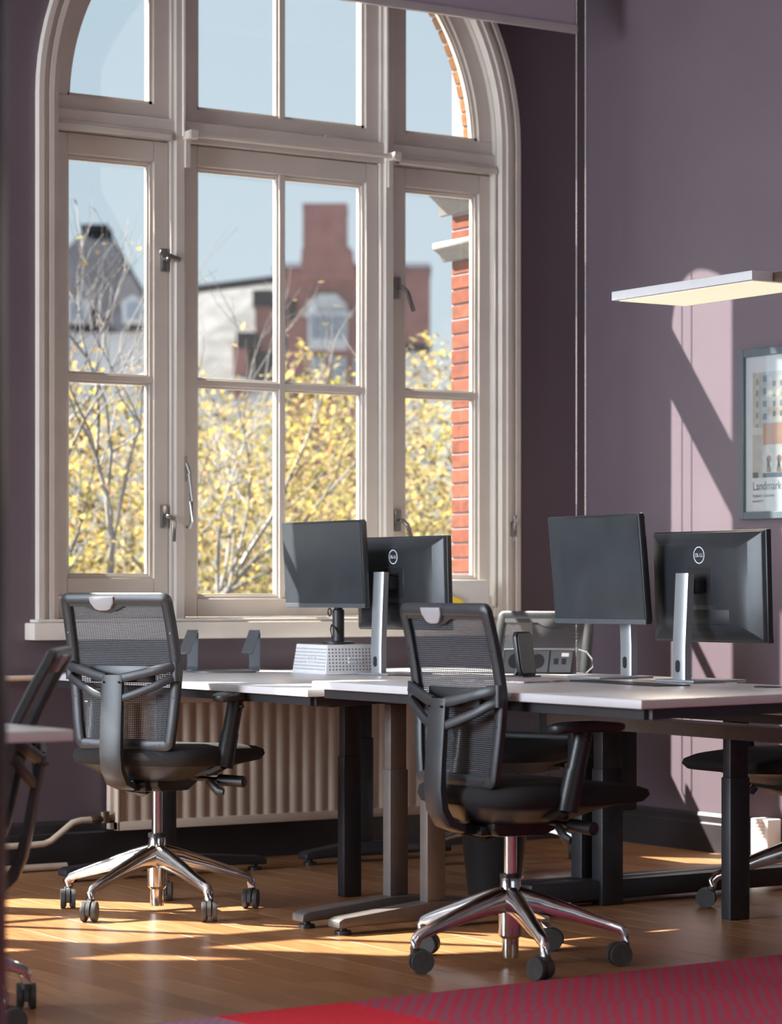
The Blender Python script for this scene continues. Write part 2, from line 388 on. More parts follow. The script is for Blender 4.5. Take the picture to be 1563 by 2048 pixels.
# ------------------------------------------------------------------ windows
def make_window(n, cx, detail=True):
    root = bpy.data.objects.new('window_%d' % n, None); C.objects.link(root); root.location = (cx, 0, 0)
    struct(root, 'tall arched window with white painted frame and three lights' if n == 1 else 'second arched window beyond the left picture edge', 'window')
    # casing around the opening
    b = MB()
    for r0, r1, y0, y1 in ((1.04, 1.1255, -0.022, 0.03), (1.062, 1.082, -0.034, 0.02), (1.105, 1.127, -0.036, 0.025)):
        b.ring(0, Z0, r0, r1, 0, PI, y0, y1, 48)
        for s_ in (-1, 1): b.box(min(s_*r0, s_*r1), max(s_*r0, s_*r1), y0, y1, 0.945, Z0)
    b.build('casing', M_white, root, angle=30)
    # outer frame, transom, mullions
    b = MB(); b.ring(0, Z0, 1.035, 1.062, 0, PI, 0.02, 0.15, 48)
    for s_ in (-1, 1): b.box(min(s_*1.035, s_*1.062), max(s_*1.035, s_*1.062), 0.02, 0.15, 0.945, Z0)
    b.box(-1.036, 1.036, 0.03, 0.15, 0.90, 0.962)
    for s_ in (-1, 1): b.box(*sorted((s_*0.53, s_*1.036)), 0.03, 0.15, 0.96, 1.042)
    b.build('outer_frame', M_white, root, angle=30)
    b = MB(); b.box(-1.036, 1.036, 0.024, 0.15, 2.842, 2.925); 
    for x0, x1 in ((-1.036, -0.535), (0.535, 1.036)):
        b.box(x0, x1, 0.002, 0.03, 2.842, 2.866); b.box(x0, x1, 0.012, 0.03, 2.866, 2.878)
        xs_ = x0 if x0 < 0 else x1-0.012
        b.box(xs_, xs_+0.012, 0.01, 0.05, 1.0, 2.85)
    b.build('transom', M_white, root, bevel=0.002, seg=1)
    for s_ in (-1, 1):
        b = MB(); b.box(s_*0.492-0.034, s_*0.492+0.034, 0.03, 0.15, 0.95, 2.85)
        b.box(s_*0.492-0.02, s_*0.492+0.02, 0.012, 0.05, 0.95, 3.80); b.box(s_*0.492-0.034, s_*0.492+0.034, 0.03, 0.15, 2.9, 3.84)
        b.build('mullion', M_white, root, bevel=0.003, seg=1)
    def pane(parent, poly, m_=None):
        return MB().prism(poly, 0.078, 0.082, 'y').build('pane', m_ or M_glass, parent, smooth=False)
    yf, yb_ = 0.046, 0.108
    # lower sashes
    for k, (x0, x1, zb) in enumerate(((-1.034, -0.527, 1.043), (-0.457, 0.457, 0.963), (0.527, 1.034, 1.043))):
        gx0, gx1 = ((-0.968, -0.592), (-0.398, 0.398), (0.592, 0.968))[k]; gz0, gz1 = ((1.116, 2.757), (1.036, 2.757), (1.116, 2.757))[k]
        b = MB()
        b.box(x0, gx0, yf, yb_, zb, 2.838); b.box(gx1, x1, yf, yb_, zb, 2.838)
        b.box(gx0, gx1, yf, yb_, zb, gz0); b.box(gx0, gx1, yf, yb_, gz1, 2.838)
        sash = b.build('sash', M_white, root, bevel=0.0025, seg=1)
        bd = MB(); bd.frame(gx0-0.001, gx1+0.001, gz0-0.001, gz1+0.001, 0.013, 0.062, 0.098); bd.frame(gx0-0.001, gx1+0.001, gz0-0.001, gz1+0.001, 0.020, 0.072, 0.092)
        bd.build('glazing_bead', M_white, sash, bevel=0.002, seg=1)
        mz = 1.897
        def bar(bx0, bx1, bz0, bz1, vert, e_=0.0):
            m_ = MB(); m_.box(bx0, bx1, 0.055-e_, 0.10+e_, bz0, bz1)
            if vert: m_.box(bx0-0.008, bx1+0.008, 0.068-e_, 0.094+e_, bz0, bz1)
            else: m_.box(bx0, bx1, 0.068, 0.094, bz0-0.008, bz1+0.008)
            m_.build('muntin', M_white, sash, bevel=0.002, seg=1)
        bar(gx0, gx1, mz-0.013, mz+0.013, False)
        spans = [(gx0, gx1)]
        if k == 1:
            bar(-0.0135, 0.0135, gz0, gz1, True, 0.0008); spans = [(gx0, -0.014), (0.014, gx1)]
        for a, c_ in spans:
            pane(sash, [(a, gz0), (c_, gz0), (c_, mz), (a, mz)]); pane(sash, [(a, mz), (c_, mz), (c_, gz1), (a, gz1)])
        if detail and k != 1:
            sgn = 1 if k == 0 else -1
            hx = x1-0.022 if k == 0 else x0+0.022
            for hz, dr in ((2.372 if k == 0 else 2.33, 'level' if k == 0 else 'down'), (1.36, 'down')):
                h = MB(); h.box(hx-0.016, hx+0.016, yf-0.012, yf, hz-0.045, hz+0.045)
                h.cyl((hx, yf-0.012, hz), (hx, yf-0.045, hz), 0.009)
                if dr == 'level': pts = [(hx-0.045, yf-0.05, hz+0.022), (hx, yf-0.05, hz+0.012), (hx+0.05, yf-0.045, hz)]
                else:
                    q = 1 if k == 2 else 1
                    pts = [(hx, yf-0.045, hz), (hx+0.018*q, yf-0.055, hz-0.02), (hx+0.045*q if k == 2 else hx+0.012, yf-0.06, hz-0.10)]
                h.sweep(pts, [(-0.009, -0.005), (0.009, -0.005), (0.009, 0.005), (-0.009, 0.005)], (0, 1, 0))
                ho = h.build('window_handle', M_steel, sash, bevel=0.0025, seg=2); ho['label'] = 'small dull metal casement handle'
            hx = x0-0.004 if k == 0 else x1+0.004
            for hz in (2.36, 1.42):
                MB().cyl((hx, yf-0.006, hz-0.055), (hx, yf-0.006, hz+0.055), 0.009).box(hx-0.012, hx+0.012, yf-0.004, yf+0.004, hz-0.045, hz+0.045).build('hinge', M_white, sash)
    # stay hook on the left mullion
    if detail:
        h = MB(); h.box(-0.475, -0.455, 0.022, 0.034, 1.50, 1.60)
        h.tube([(-0.465, 0.01, 1.57), (-0.462, -0.01, 1.53), (-0.456, -0.012, 1.42), (-0.456, -0.012, 1.34), (-0.462, -0.004, 1.315), (-0.466, 0.01, 1.32)], 0.0075, 8)
        ho = h.build('stay_hook', M_steel, root); ho['label'] = 'long steel stay hook on the mullion'
        h = MB(); h.tube([(1.085, -0.05, 1.385), (1.08, -0.06, 1.34), (1.08, -0.055, 1.28)], 0.005, 8); h.tube([(1.085, -0.036, 1.33), (1.092, -0.05, 1.39)], 0.005, 8)
        h.box(1.072, 1.092, -0.04, -0.03, 1.30, 1.36)
        h.build('cleat_hook', M_steel, root)
        # opening rod with brackets and cords along the transom
        h = MB(); h.tube([(-0.465, -0.035, 2.862), (0.49, -0.035, 2.862)], 0.009, 10)
        for xx in (-0.465, 0.49):
            h.box(xx-0.016, xx+0.016, -0.055, 0.03, 2.848, 2.880); h.cyl((xx-0.02, -0.035, 2.862), (xx+0.02, -0.035, 2.862), 0.017)
            h.box(xx-0.01, xx+0.01, -0.002, 0.03, 2.74, 2.85)
        ho = h.build('opening_rod', M_white, root)
        for xx in (-0.482, 0.474): MB().tube([(xx, 0.004, 2.86), (xx, 0.004, 3.82)], 0.007, 8).build('rod_cord', M_white, root)
    # upper lights
    def arch_pts(r, xa, xb, n=16):
        return [(xa+(xb-xa)*i/n, Z0+math.sqrt(max(r*r-(xa+(xb-xa)*i/n)**2, 0))) for i in range(n+1)]
    zb, gz0 = 2.925, 2.982
    for k, (gx0, gx1, x0, x1) in enumerate(((-0.968, -0.592, -1.034, -0.527), (-0.398, 0.398, -0.457, 0.457), (0.592, 0.968, 0.527, 1.034))):
        b = MB()
        b.box(x0, x1, yf, yb_, zb, gz0)
        def arc_band(r0, r1, y0, y1, xa, xb, bb):
            a0 = math.acos(max(-1, min(1, xb/r1))); a1 = math.acos(max(-1, min(1, xa/r1)))
            a0 = max(a0, math.asin(0.0235)); a1 = min(a1, PI-math.asin(0.0235))
            bb.ring(0, Z0, r0, r1, a0, a1, y0, y1, 20)
        if k == 0: b.box(gx1, x1, yf, yb_, gz0, Z0+0.80); arc_band(0.968, 1.036, yf, yb_, -1.036, -0.57, b); b.box(-1.0365, -1.034, yf+0.002, yb_-0.002, zb+0.001, gz0)
        if k == 2: b.box(x0, gx0, yf, yb_, gz0, Z0+0.80); arc_band(0.968, 1.036, yf, yb_, 0.57, 1.036, b); b.box(1.034, 1.0365, yf+0.002, yb_-0.002, zb+0.001, gz0)
        if k == 1: b.box(x0, gx0, yf, yb_, gz0, Z0+0.90); b.box(gx1, x1, yf, yb_, gz0, Z0+0.90); arc_band(0.968, 1.036, yf, yb_, -0.47, 0.47, b)
        sash = b.build('fanlight', M_white, root, angle=30)
        bd = MB(); bd.box(gx0, gx1, 0.062, 0.098, gz0, gz0+0.014)
        if k == 0: bd.box(gx1-0.014, gx1, 0.062, 0.098, gz0, Z0+0.76)
        if k == 2: bd.box(gx0, gx0+0.014, 0.062, 0.098, gz0, Z0+0.76)
        if k == 1: bd.box(gx0, gx0+0.014, 0.062, 0.098, gz0, Z0+0.88); bd.box(gx1-0.014, gx1, 0.062, 0.098, gz0, Z0+0.88)
        a0 = math.acos(min(1, gx1/0.968)); a1 = math.acos(max(-1, gx0/0.968))
        bd.ring(0, Z0, 0.954, 0.969, a0, a1, 0.062, 0.098, 20); bd.ring(0, Z0, 0.946, 0.969, a0, a1, 0.072, 0.092, 20)
        bd.build('glazing_bead', M_white, sash, angle=30)
        if k == 1:
            m_ = MB(); m_.box(-0.014, 0.014, 0.055, 0.10, gz0, Z0+0.968); m_.box(-0.022, 0.022, 0.068, 0.094, gz0, Z0+0.966); m_.build('muntin', M_white, sash, bevel=0.002, seg=1)
            spans = [(gx0, -0.014), (0.014, gx1)]
            if detail:
                for xx in (-0.25, 0.25): MB().box(xx-0.055, xx+0.055, yf-0.008, yf+0.004, zb-0.008, zb+0.010).build('hinge', M_white, sash, bevel=0.002, seg=1)
        else: spans = [(gx0, gx1)]
        for a, c_ in spans:
            ap = arch_pts(0.962, a if a > -0.96 else -0.958, c_ if c_ < 0.96 else 0.958)
            pane(sash, [(a, gz0)]+[(c_, gz0)]+ap[::-1])
    # sill board
    b = MB(); b.box(-1.17, 1.155, -0.085, 0.03, 0.878, 0.945); b.box(-1.15, 1.14, -0.070, 0.03, 0.945, 0.958)
    so_ = b.build('sill', M_white, root, bevel=0.006)
    return root
win1 = make_window(1, WC[0]); win2 = make_window(2, WC[1], False)

# brick reveal, stone imposts and arch outside window 1
rev = bpy.data.objects.new('wall_outer_reveal', None); C.objects.link(rev); rev.location = (WC[0], 0, 0)
struct(rev, 'outside brick reveal and arch around the window', 'wall')
b = MB()
for s_ in (-1, 1): b.box(*sorted((s_*1.062, s_*1.09)), 0.15, 0.384, 0.5, Z0)
b.ring(0, Z0, 1.062, 1.09, 0, PI, 0.15, 0.285, 48); b.build('mortar_bed', M_mortar, rev, smooth=False)
ch = 0.0652
bk = MB().box(-0.012, 0.008, -0.111, 0.111, -ch/2+0.004, ch/2-0.004).mesh('brick', M_brick, bevel=0.003, seg=1)
bk2 = MB().box(-0.012, 0.008, -0.066, 0.066, -ch/2+0.004, ch/2-0.004).mesh('arch_brick', M_ybrick, bevel=0.003, seg=1)
z = 0.72; i = 0
while z < 2.80:
    if not (2.50 < z < 2.60 or z > 2.715):
        for s_ in (-1, 1):
            o = bpy.data.objects.new('brick', bk); C.objects.link(o); o.parent = rev
            o.location = (s_*1.066+random.uniform(-0.002, 0.002), 0.271, z); o.rotation_euler = (0, random.uniform(-0.02, 0.02), 0 if s_ > 0 else PI)
    z += ch; i += 1
for s_ in (-1, 1):
    for zc, hh, pr in ((2.555, 0.085, 0.072), (2.80, 0.17, 0.10)):
        prof = [(0, -hh/2), (0.02, -hh/2), (0.03, -hh*0.2), (pr*0.75, 0.0), (pr, hh*0.1), (pr, hh*0.42), (pr*0.6, hh/2), (0, hh/2)]
        mm = MB().prism([(s_*(1.062-a), zc+q) for a, q in prof], 0.15, 0.384+pr*0.75, 'y'); mm.build('impost_stone', M_stone, rev, bevel=0.003, seg=1)
na = 54
for i in range(na):
    a = PI*(i+0.5)/na
    o = bpy.data.objects.new('arch_brick', bk2); C.objects.link(o); o.parent = rev
    r_ = 1.066+random.uniform(-0.002, 0.002)
    o.location = (r_*math.cos(a), 0.220, Z0+r_*math.sin(a)); o.rotation_euler = (0, -a, 0); o.scale = (1, 1, PI*1.06/na/ch)

# ------------------------------------------------------------------ roller blind with chain
bl = thing('roller_blind', 'lilac grey roller blind with a ball chain hanging at its right end', 'blind', (-1.5, -0.315, 3.405))
MB().box(-1.21, 1.205, -0.0012, 0.0012, 0.03, 0.96).build('fabric', M_blind, bl)
MB().sweep([(-1.213, 0, 0.016), (1.211, 0, 0.016)], [(0.010, -0.016), (0.013, 0), (0.010, 0.016), (-0.010, 0.016), (-0.013, 0), (-0.010, -0.016)]).build('bottom_bar', M_bar, bl)
MB().cyl((-1.215, 0, 0.99), (1.215, 0, 0.99), 0.032).build('roller', M_bar, bl)
for yy in (0.0, -0.062):
    m_ = MB(); zt, zb_ = 1.0, -2.72; zz = zt
    oct_ = [(0, 0, 1), (1, 0, 0), (0, 1, 0), (-1, 0, 0), (0, -1, 0), (0, 0, -1)]
    of = [(0, 1, 2), (0, 2, 3), (0, 3, 4), (0, 4, 1), (5, 2, 1), (5, 3, 2), (5, 4, 3), (5, 1, 4)]
    while zz > zb_:
        m_.add([(1.213+0.0042*p[0], yy+0.0042*p[1], zz+0.0042*p[2]) for p in oct_], of); zz -= 0.0105
    m_.tube([(1.213, yy, zt), (1.213, yy, zb_)], 0.0014, 5)
    o = m_.build('ball_chain', M_chain, bl); o['kind'] = 'stuff'
MB().tube([(1.213, -0.031+0.031*math.cos(a), -2.72-0.031*math.sin(a)) for a in [PI*i/10 for i in range(11)]], 0.003, 6).build('chain_loop', M_chain, bl)

# ------------------------------------------------------------------ radiator and pipes
rd = thing('radiator', 'white fluted panel radiator under the window', 'radiator', (-1.63, -0.085, 0.145))
b = MB(); W_ = 0.695; n = 23; prof = []
step = 2*W_/n
for i in range(n):
    x0 = -W_+i*step
    prof += [(x0, -0.028), (x0+step*0.22, -0.0275), (x0+step*0.40, -0.0225), (x0+step*0.5, -0.0213), (x0+step*0.60, -0.0225), (x0+step*0.78, -0.0275)]
prof += [(W_, -0.028), (W_, 0.0), (-W_, 0.0)]
b.prism(prof, 0.035, 0.485); b.build('fluted_panel', M_rad, rd, angle=35)
b = MB(); b.box(-W_-0.012, W_+0.012, -0.034, 0.0, 0.0, 0.035); b.box(-W_-0.012, W_+0.012, -0.034, 0.0, 0.485, 0.52)
b.box(-W_-0.012, -W_, -0.034, 0.0, 0, 0.52); b.box(W_, W_+0.012, -0.034, 0.0, 0, 0.52); b.box(-W_, W_, 0.0, 0.006, 0.02, 0.5)
b.build('panel_rim', M_rad, rd, bevel=0.005)
b = MB(); b.box(-W_-0.012, W_+0.012, 0.03, 0.062, 0.0, 0.52)
b.build('rear_panel', M_rad, rd, bevel=0.005)
b = MB()
for k in range(24): b.box(-W_+0.02+k*0.058, -W_+0.026+k*0.058, 0.004, 0.032, 0.03, 0.49)
o = b.build('convector_fins', M_rad, rd, smooth=False)
b = MB(); b.cyl((-W_-0.012, 0.0, 0.045), (-W_-0.075, 0.0, 0.045), 0.016); b.cyl((-W_-0.05, 0.0, 0.03), (-W_-0.05, 0.0, 0.075), 0.02); b.cyl((-W_-0.075, 0.0, 0.045), (-W_-0.11, 0.0, 0.045), 0.019, 6)
b.build('valve', M_brass, rd, bevel=0.001, seg=1)
pp_ = MB().tube([(-2.435, -0.085, 0.19), (-2.475, -0.085, 0.19), (-2.51, -0.085, 0.183), (-2.60, -0.085, 0.118), (-2.63, -0.085, 0.108), (-2.68, -0.085, 0.106), (-3.6, -0.085, 0.106)], 0.0125, 12).build('heating_pipe', M_pipe)
tag(pp_, 'cream heating pipe bending up into the radiator valve', 'pipe', 'heating pipes')
pp_ = MB().tube([(-2.28, -0.035, 0.735), (-3.7, -0.035, 0.735)], 0.0115, 12).build('heating_pipe', M_pipe)
tag(pp_, 'straight cream heating pipe high on the wall below the sill', 'pipe', 'heating pipes')
pp_ = MB().tube([(-2.52, -0.05, 0.016), (-3.7, -0.05, 0.016)], 0.0135, 12).build('heating_pipe', M_pipe)
tag(pp_, 'cream pipe lying along the floor against the skirting', 'pipe', 'heating pipes')

# ------------------------------------------------------------------ flat lamp over the desk, and unseen lamps added to fill the room
def pendant(loc, label, L=0.80, Wd=0.34, light=0, rot=0, pole=False):
    t = thing('desk_pole_lamp' if pole else 'unseen_fill_lamp', label, 'lamp', loc, rot, None if pole else 'unseen fill lamps')
    MB().box(-Wd/2, Wd/2, -L/2, L/2, 0.0, 0.032).build('housing', M_lampw, t, bevel=0.003)
    MB().box(-Wd/2+0.02, Wd/2-0.02, -L/2+0.02, L/2-0.02, -0.002, 0.002).build('diffuser', M_led, t, bevel=0.0008, seg=1)
    if pole:
        MB().box(-0.08, 0.08, -L/2-0.10, -L/2, 0.0, 0.030).build('head_bracket', mat('bronze_bracket', (0.10, 0.06, 0.04), 0.4, 0.4, noise=0.1), t, bevel=0.002)
        MB().cyl((0, -L/2-0.24, pole-loc[2]+0.02), (0, -L/2-0.24, 0.03), 0.014).box(-0.014, 0.014, -L/2-0.24, -L/2-0.09, 0.004, 0.028).build('pole', M_dkmetal, t)
        MB().box(-0.05, 0.05, -L/2-0.29, -L/2-0.19, pole-loc[2], pole-loc[2]+0.022).build('desk_clamp', M_dkmetal, t, bevel=0.003)
    for yy in () if pole else (-L/2+0.12, L/2-0.12): MB().tube([(0, yy, 0.03), (0, yy, TOPZ-loc[2])], 0.0012, 6).build('suspension_wire', M_steel, t)
    l = bpy.data.lights.new('pendant_light', 'AREA'); l.shape = 'RECTANGLE'; l.size = Wd-0.05; l.size_y = L-0.05; l.energy = light or 14; l.color = (1.0, 0.82, 0.62)
    o = bpy.data.objects.new('pendant_light', l); C.objects.link(o); o.parent = t; o.location = (0, 0, -0.006)
    return t
pendant((-1.02, -2.10, 2.10), 'flat white lamp panel glowing warm below, near the right wall', 0.76, 0.34, 14, 0, 0.715)
pendant((-6.6, -6.0, 2.6), 'unseen flat fill lamp added mid room', 1.4, 0.34, 20)
pendant((-8.6, -3.2, 2.6), 'unseen flat fill lamp added at far left', 1.4, 0.34, 20)
pendant((-3.0, -8.5, 2.6), 'unseen flat fill lamp added near the back wall', 1.4, 0.34, 20)

# ------------------------------------------------------------------ carpet
M_cred = mat('plain_red_carpet', (0.68, 0.010, 0.030), 0.95, noise=0.2, nscale=120, bump=0.6, bscale=500)
def stripe_mat(name, ca, cb, ang, period):
    m = bpy.data.materials.new(name); m.use_nodes = True
    t = m.node_tree; b = t.nodes['Principled BSDF']; b.inputs['Roughness'].default_value = 0.95
    tc = t.nodes.new('ShaderNodeTexCoord'); mp = t.nodes.new('ShaderNodeMapping'); mp.inputs['Rotation'].default_value = (0, 0, ang)
    wv = t.nodes.new('ShaderNodeTexWave'); wv.inputs['Scale'].default_value = 0.314/period; wv.inputs['Distortion'].default_value = 0.4
    wv.inputs['Detail'].default_value = 3; wv.inputs['Detail Scale'].default_value = 12
    cr = t.nodes.new('ShaderNodeValToRGB'); cr.color_ramp.elements[0].position = 0.35; cr.color_ramp.elements[1].position = 0.65
    cr.color_ramp.elements[0].color = (*ca, 1); cr.color_ramp.elements[1].color = (*cb, 1)
    n = t.nodes.new('ShaderNodeTexNoise'); n.inputs['Scale'].default_value = 260
    bp = t.nodes.new('ShaderNodeBump'); bp.inputs['Strength'].default_value = 0.6; bp.inputs['Distance'].default_value = 0.003
    t.links.new(tc.outputs['Object'], mp.inputs[0]); t.links.new(mp.outputs[0], wv.inputs[0]); t.links.new(wv.outputs['Fac'], cr.inputs[0])
    t.links.new(cr.outputs[0], b.inputs['Base Color']); t.links.new(tc.outputs['Object'], n.inputs['Vector'])
    t.links.new(n.outputs['Fac'], bp.inputs['Height']); t.links.new(bp.outputs[0], b.inputs['Normal'])
    return m
M_cstr = stripe_mat('striped_carpet', (0.50, 0.030, 0.075), (0.33, 0.075, 0.125), math.radians(40.6), 0.031)
M_cpink = stripe_mat('pink_striped_carpet', (0.36, 0.12, 0.18), (0.26, 0.18, 0.23), math.radians(40.6), 0.025)
cp = thing('carpet', 'red and maroon striped carpet of square tiles on the plank floor', 'carpet', (-3.775, -3.455, 0.0), math.radians(2.6))
ts = 0.40
for ix in range(-4, 9):
    for iy in range(0, 12):
        m_ = MB().box(0.0008, ts-0.0008, -ts+0.0008, -0.0008, 0.0, 0.007)
        mm_ = M_cred if (ix == 0 and iy < 2) or (ix+iy*3) % 7 == 3 and iy > 1 else (M_cpink if ix < 0 else M_cstr)
        o = m_.build('carpet_tile', mm_, cp, smooth=False); o.location = (ix*ts, -iy*ts, 0)

# ------------------------------------------------------------------ office chairs
def yb(z):  # backrest profile
    P_ = [(0.46, -0.205), (0.56, -0.212), (0.68, -0.205), (0.77, -0.203), (0.85, -0.216), (0.95, -0.238), (1.05, -0.266)]
    for (a, ya), (c_, yc) in zip(P_[:-1], P_[1:]):
        if z <= c_: return ya+(yc-ya)*(z-a)/(c_-a)
    return P_[-1][1]
def hwid(z):
    P_ = [(0.46, 0.184), (0.52, 0.193), (0.78, 0.219), (1.05, 0.213)]
    for (a, ya), (c_, yc) in zip(P_[:-1], P_[1:]):
        if z <= c_: return ya+(yc-ya)*(z-a)/(c_-a)
    return P_[-1][1]
RR = lambda w_, h_, r=0.3: [(-w_, -h_*(1-r)), (-w_*(1-r), -h_), (w_*(1-r), -h_), (w_, -h_*(1-r)), (w_, h_*(1-r)), (w_*(1-r), h_), (-w_*(1-r), h_), (-w_, h_*(1-r))]

def chair_meshes():
    D = {}
    # --- base
    for k in range(1):
        b = MB()
        pts = [(0.022, 0, 0.190), (0.08, 0, 0.179), (0.18, 0, 0.150), (0.27, 0, 0.121), (0.312, 0, 0.107), (0.325, 0, 0.090), (0.325, 0, 0.068)]
        prof = [(-0.017, -0.022), (0.017, -0.022), (0.021, -0.004), (0.015, 0.014), (0.006, 0.019), (-0.006, 0.019), (-0.015, 0.014), (-0.021, -0.004)]
        b.sweep(pts, prof, (0, 0, 1), [(1.15, 1.75), (1.05, 1.45), (0.9, 1.05), (0.78, 0.78), (0.72, 0.72), (0.70, 0.66), (0.66, 0.62)])
        D['base_arm'] = b.mesh('base_arm', M_chrome, angle=50)
    b = MB(); b.lathe([(0.0, 0.02), (0.022, 0.02), (0.024, 0.03), (0.024, 0.075), (0.034, 0.085), (0.036, 0.195), (0.030, 0.202), (0.029, 0.250), (0.0, 0.250)], 24); D['hub'] = b.mesh('hub', M_chrome)
    b = MB(); b.lathe([(0.0, 0.248), (0.030, 0.248), (0.030, 0.260), (0.022, 0.262), (0.0, 0.262)], 20); D['collar'] = b.mesh('collar', M_black)
    b = MB(); b.lathe([(0.0, 0.21), (0.0185, 0.21), (0.0185, 0.40), (0.0, 0.40)], 20); D['gas_lift'] = b.mesh('gas_lift', M_chrome)
    # caster, origin at stem, wheels trailing
    b = MB(); b.cyl((0, 0, 0.062), (0, 0, 0.046), 0.011)
    for s_ in (-1, 1):
        prof = [(0.0, 0.0), (0.022, 0.0), (0.0275, 0.004), (0.0285, 0.011), (0.0275, 0.017), (0.0, 0.017)]
        Mw = Matrix.Translation((0.016, s_*0.0045, 0.0287)) @ Matrix.Rotation(-s_*PI/2, 4, 'X')
        b.lathe(prof, 24, M=Mw)
    hood = [(0.016+0.0305*math.cos(a), 0.0287+0.0305*math.sin(a)) for a in [math.radians(q) for q in range(-15, 196, 15)]]
    b.prism(hood+[(-0.004, 0.018), (0.036, 0.018)], -0.0055, 0.0055, 'y')
    D['caster'] = b.mesh('caster', M_wheel, angle=35)
    # --- mechanism
    b = MB(); b.prism([(-0.12, 0.395), (-0.10, 0.375), (0.06, 0.370), (0.13, 0.40), (0.14, 0.43), (-0.12, 0.43)], -0.085, 0.085, 'x')
    b.box(-0.05, 0.05, -0.14, -0.05, 0.375, 0.405); b.box(-0.21, 0.21, -0.02, 0.05, 0.425, 0.445)
    D['tilt_mechanism'] = b.mesh('tilt_mechanism', M_black, bevel=0.006)
    b = MB(); b.cyl((0.08, 0.05, 0.413), (0.22, 0.06, 0.408), 0.0085); b.cyl((0.205, 0.06, 0.409), (0.30, 0.066, 0.405), 0.019); b.lathe([(0.0, 0), (0.012, 0), (0.012, 0.004), (0, 0.004)], 16, M=Matrix.Translation((0.30, 0.066, 0.405)) @ Matrix.Rotation(PI/2, 4, 'Y'))
    D['tension_lever'] = b.mesh('tension_lever', M_black, bevel=0.0015, seg=1)
    b = MB(); b.tube([(0.18, 0.03, 0.408), (0.20, 0.028, 0.392), (0.222, 0.026, 0.375), (0.245, 0.026, 0.372)], 0.009, 8, [(0.7, 1.6), (1, 1.8), (1, 1.8), (0.6, 1.2)]); D['height_lever'] = b.mesh('height_lever', M_black)
    # --- seat cushion (lofted superellipse)
    def loft(levels, cy, n=44, p=3.2):
        b = MB(); v = []; f = []
        for (z, hx, hy0, hy1, dz) in levels:
            for i in range(n):
                a = 2*PI*i/n; ca, sa = math.cos(a), math.sin(a)
                ex = math.copysign(abs(ca)**(2/p), ca)*hx; sy = math.copysign(abs(sa)**(2/p), sa)
                ey = sy*(hy1 if sa > 0 else hy0)
                v.append((ex, cy+ey, z+dz*max(0, sy)**2))
        m = len(levels)
        for k in range(m-1):
            for i in range(n):
                j = (i+1) % n; f.append((k*n+i, k*n+j, (k+1)*n+j, (k+1)*n+i))
        f += [tuple(range(n))[::-1], tuple((m-1)*n+i for i in range(n))]
        return b.add(v, f)
    D['seat_cushion'] = loft([(0.460, 0.222, 0.20, 0.318, 0.004), (0.465, 0.250, 0.222, 0.352, 0.0), (0.485, 0.261, 0.230, 0.370, -0.004), (0.506, 0.257, 0.226, 0.365, -0.012), (0.521, 0.238, 0.210, 0.338, -0.018), (0.530, 0.19, 0.165, 0.25, -0.014), (0.529, 0.10, 0.09, 0.12, -0.004)], 0.02, 48, 3.8).mesh('seat_cushion', M_fabric, angle=60)
    D['seat_shell'] = loft([(0.405, 0.085, 0.12, 0.10, 0.0), (0.411, 0.12, 0.15, 0.15, 0.008), (0.430, 0.17, 0.185, 0.22, 0.018), (0.452, 0.222, 0.208, 0.30, 0.016), (0.462, 0.248, 0.220, 0.346, 0.004), (0.470, 0.253, 0.224, 0.354, 0.0)], 0.02, 48, 3.4).mesh('seat_shell', M_plastic, angle=50)
    # --- backrest frame loop
    zt, zb_ = 1.030, 0.518
    loop = []
    def corner(cx_, cz_, r, a0, a1, n=5):
        for i in range(n+1):
            a = a0+(a1-a0)*i/n; loop.append((cx_+r*math.cos(a), cz_+r*math.sin(a)))
    r = 0.014
    corner(hwid(zt)-0.017-r, zt-0.017-r, r, PI/2, 0)
    for k in range(1, 10):
        z = zt-0.05+(zb_+0.05-(zt-0.05))*k/10; loop.append((hwid(z)-0.017, z))
    corner(hwid(zb_)-0.017-r, zb_+0.017+r, r, 0, -PI/2)
    for k in range(1, 6): loop.append(((hwid(zb_)-0.047)*(1-k/3.0), zb_+0.017))
    corner(-(hwid(zb_)-0.017-r), zb_+0.017+r, r, -PI/2, -PI)
    for k in range(1, 10):
        z = zb_+0.05+(zt-0.05-(zb_+0.05))*k/10; loop.append((-(hwid(z)-0.017), z))
    corner(-(hwid(zt)-0.017-r), zt-0.017-r, r, PI, PI/2)
    for k in range(1, 6): loop.append((-(hwid(zt)-0.047)*(1-k/3.0), zt-0.017))
    b = MB(); b.sweep([(x_, yb(z_), z_) for x_, z_ in loop], RR(0.0175, 0.0125, 0.35), (0, -1, 0), None, True)
    # deeper top band
    v = []
    for i in range(13):
        x_ = -0.185+0.37*i/12; dip = 0.020*max(0, 1-(abs(x_+0.045)/0.075)**2) if abs(x_+0.045) < 0.075 else 0
        v.append((x_, 0.99-0.004-dip))
    poly = v+[(0.185, 1.015), (-0.185, 1.015)]
    b.add([(x_, yb(z_)-0.009, z_) for x_, z_ in poly]+[(x_, yb(z_)+0.009, z_) for x_, z_ in poly],
          [tuple(range(15)), tuple(range(15, 30))]+[(i, (i+1) % 15, 15+(i+1) % 15, 15+i) for i in range(15)])
    D['back_frame'] = b.mesh('back_frame', M_plastic, angle=45)
    # mesh threads
    b = MB(); z = 0.553
    while z < 0.99:
        h_ = hwid(z)-0.028; y_ = yb(z)+0.003
        b.box(-h_, h_, y_-0.0008, y_+0.0008, z-0.0014, z+0.0014); z += 0.0058
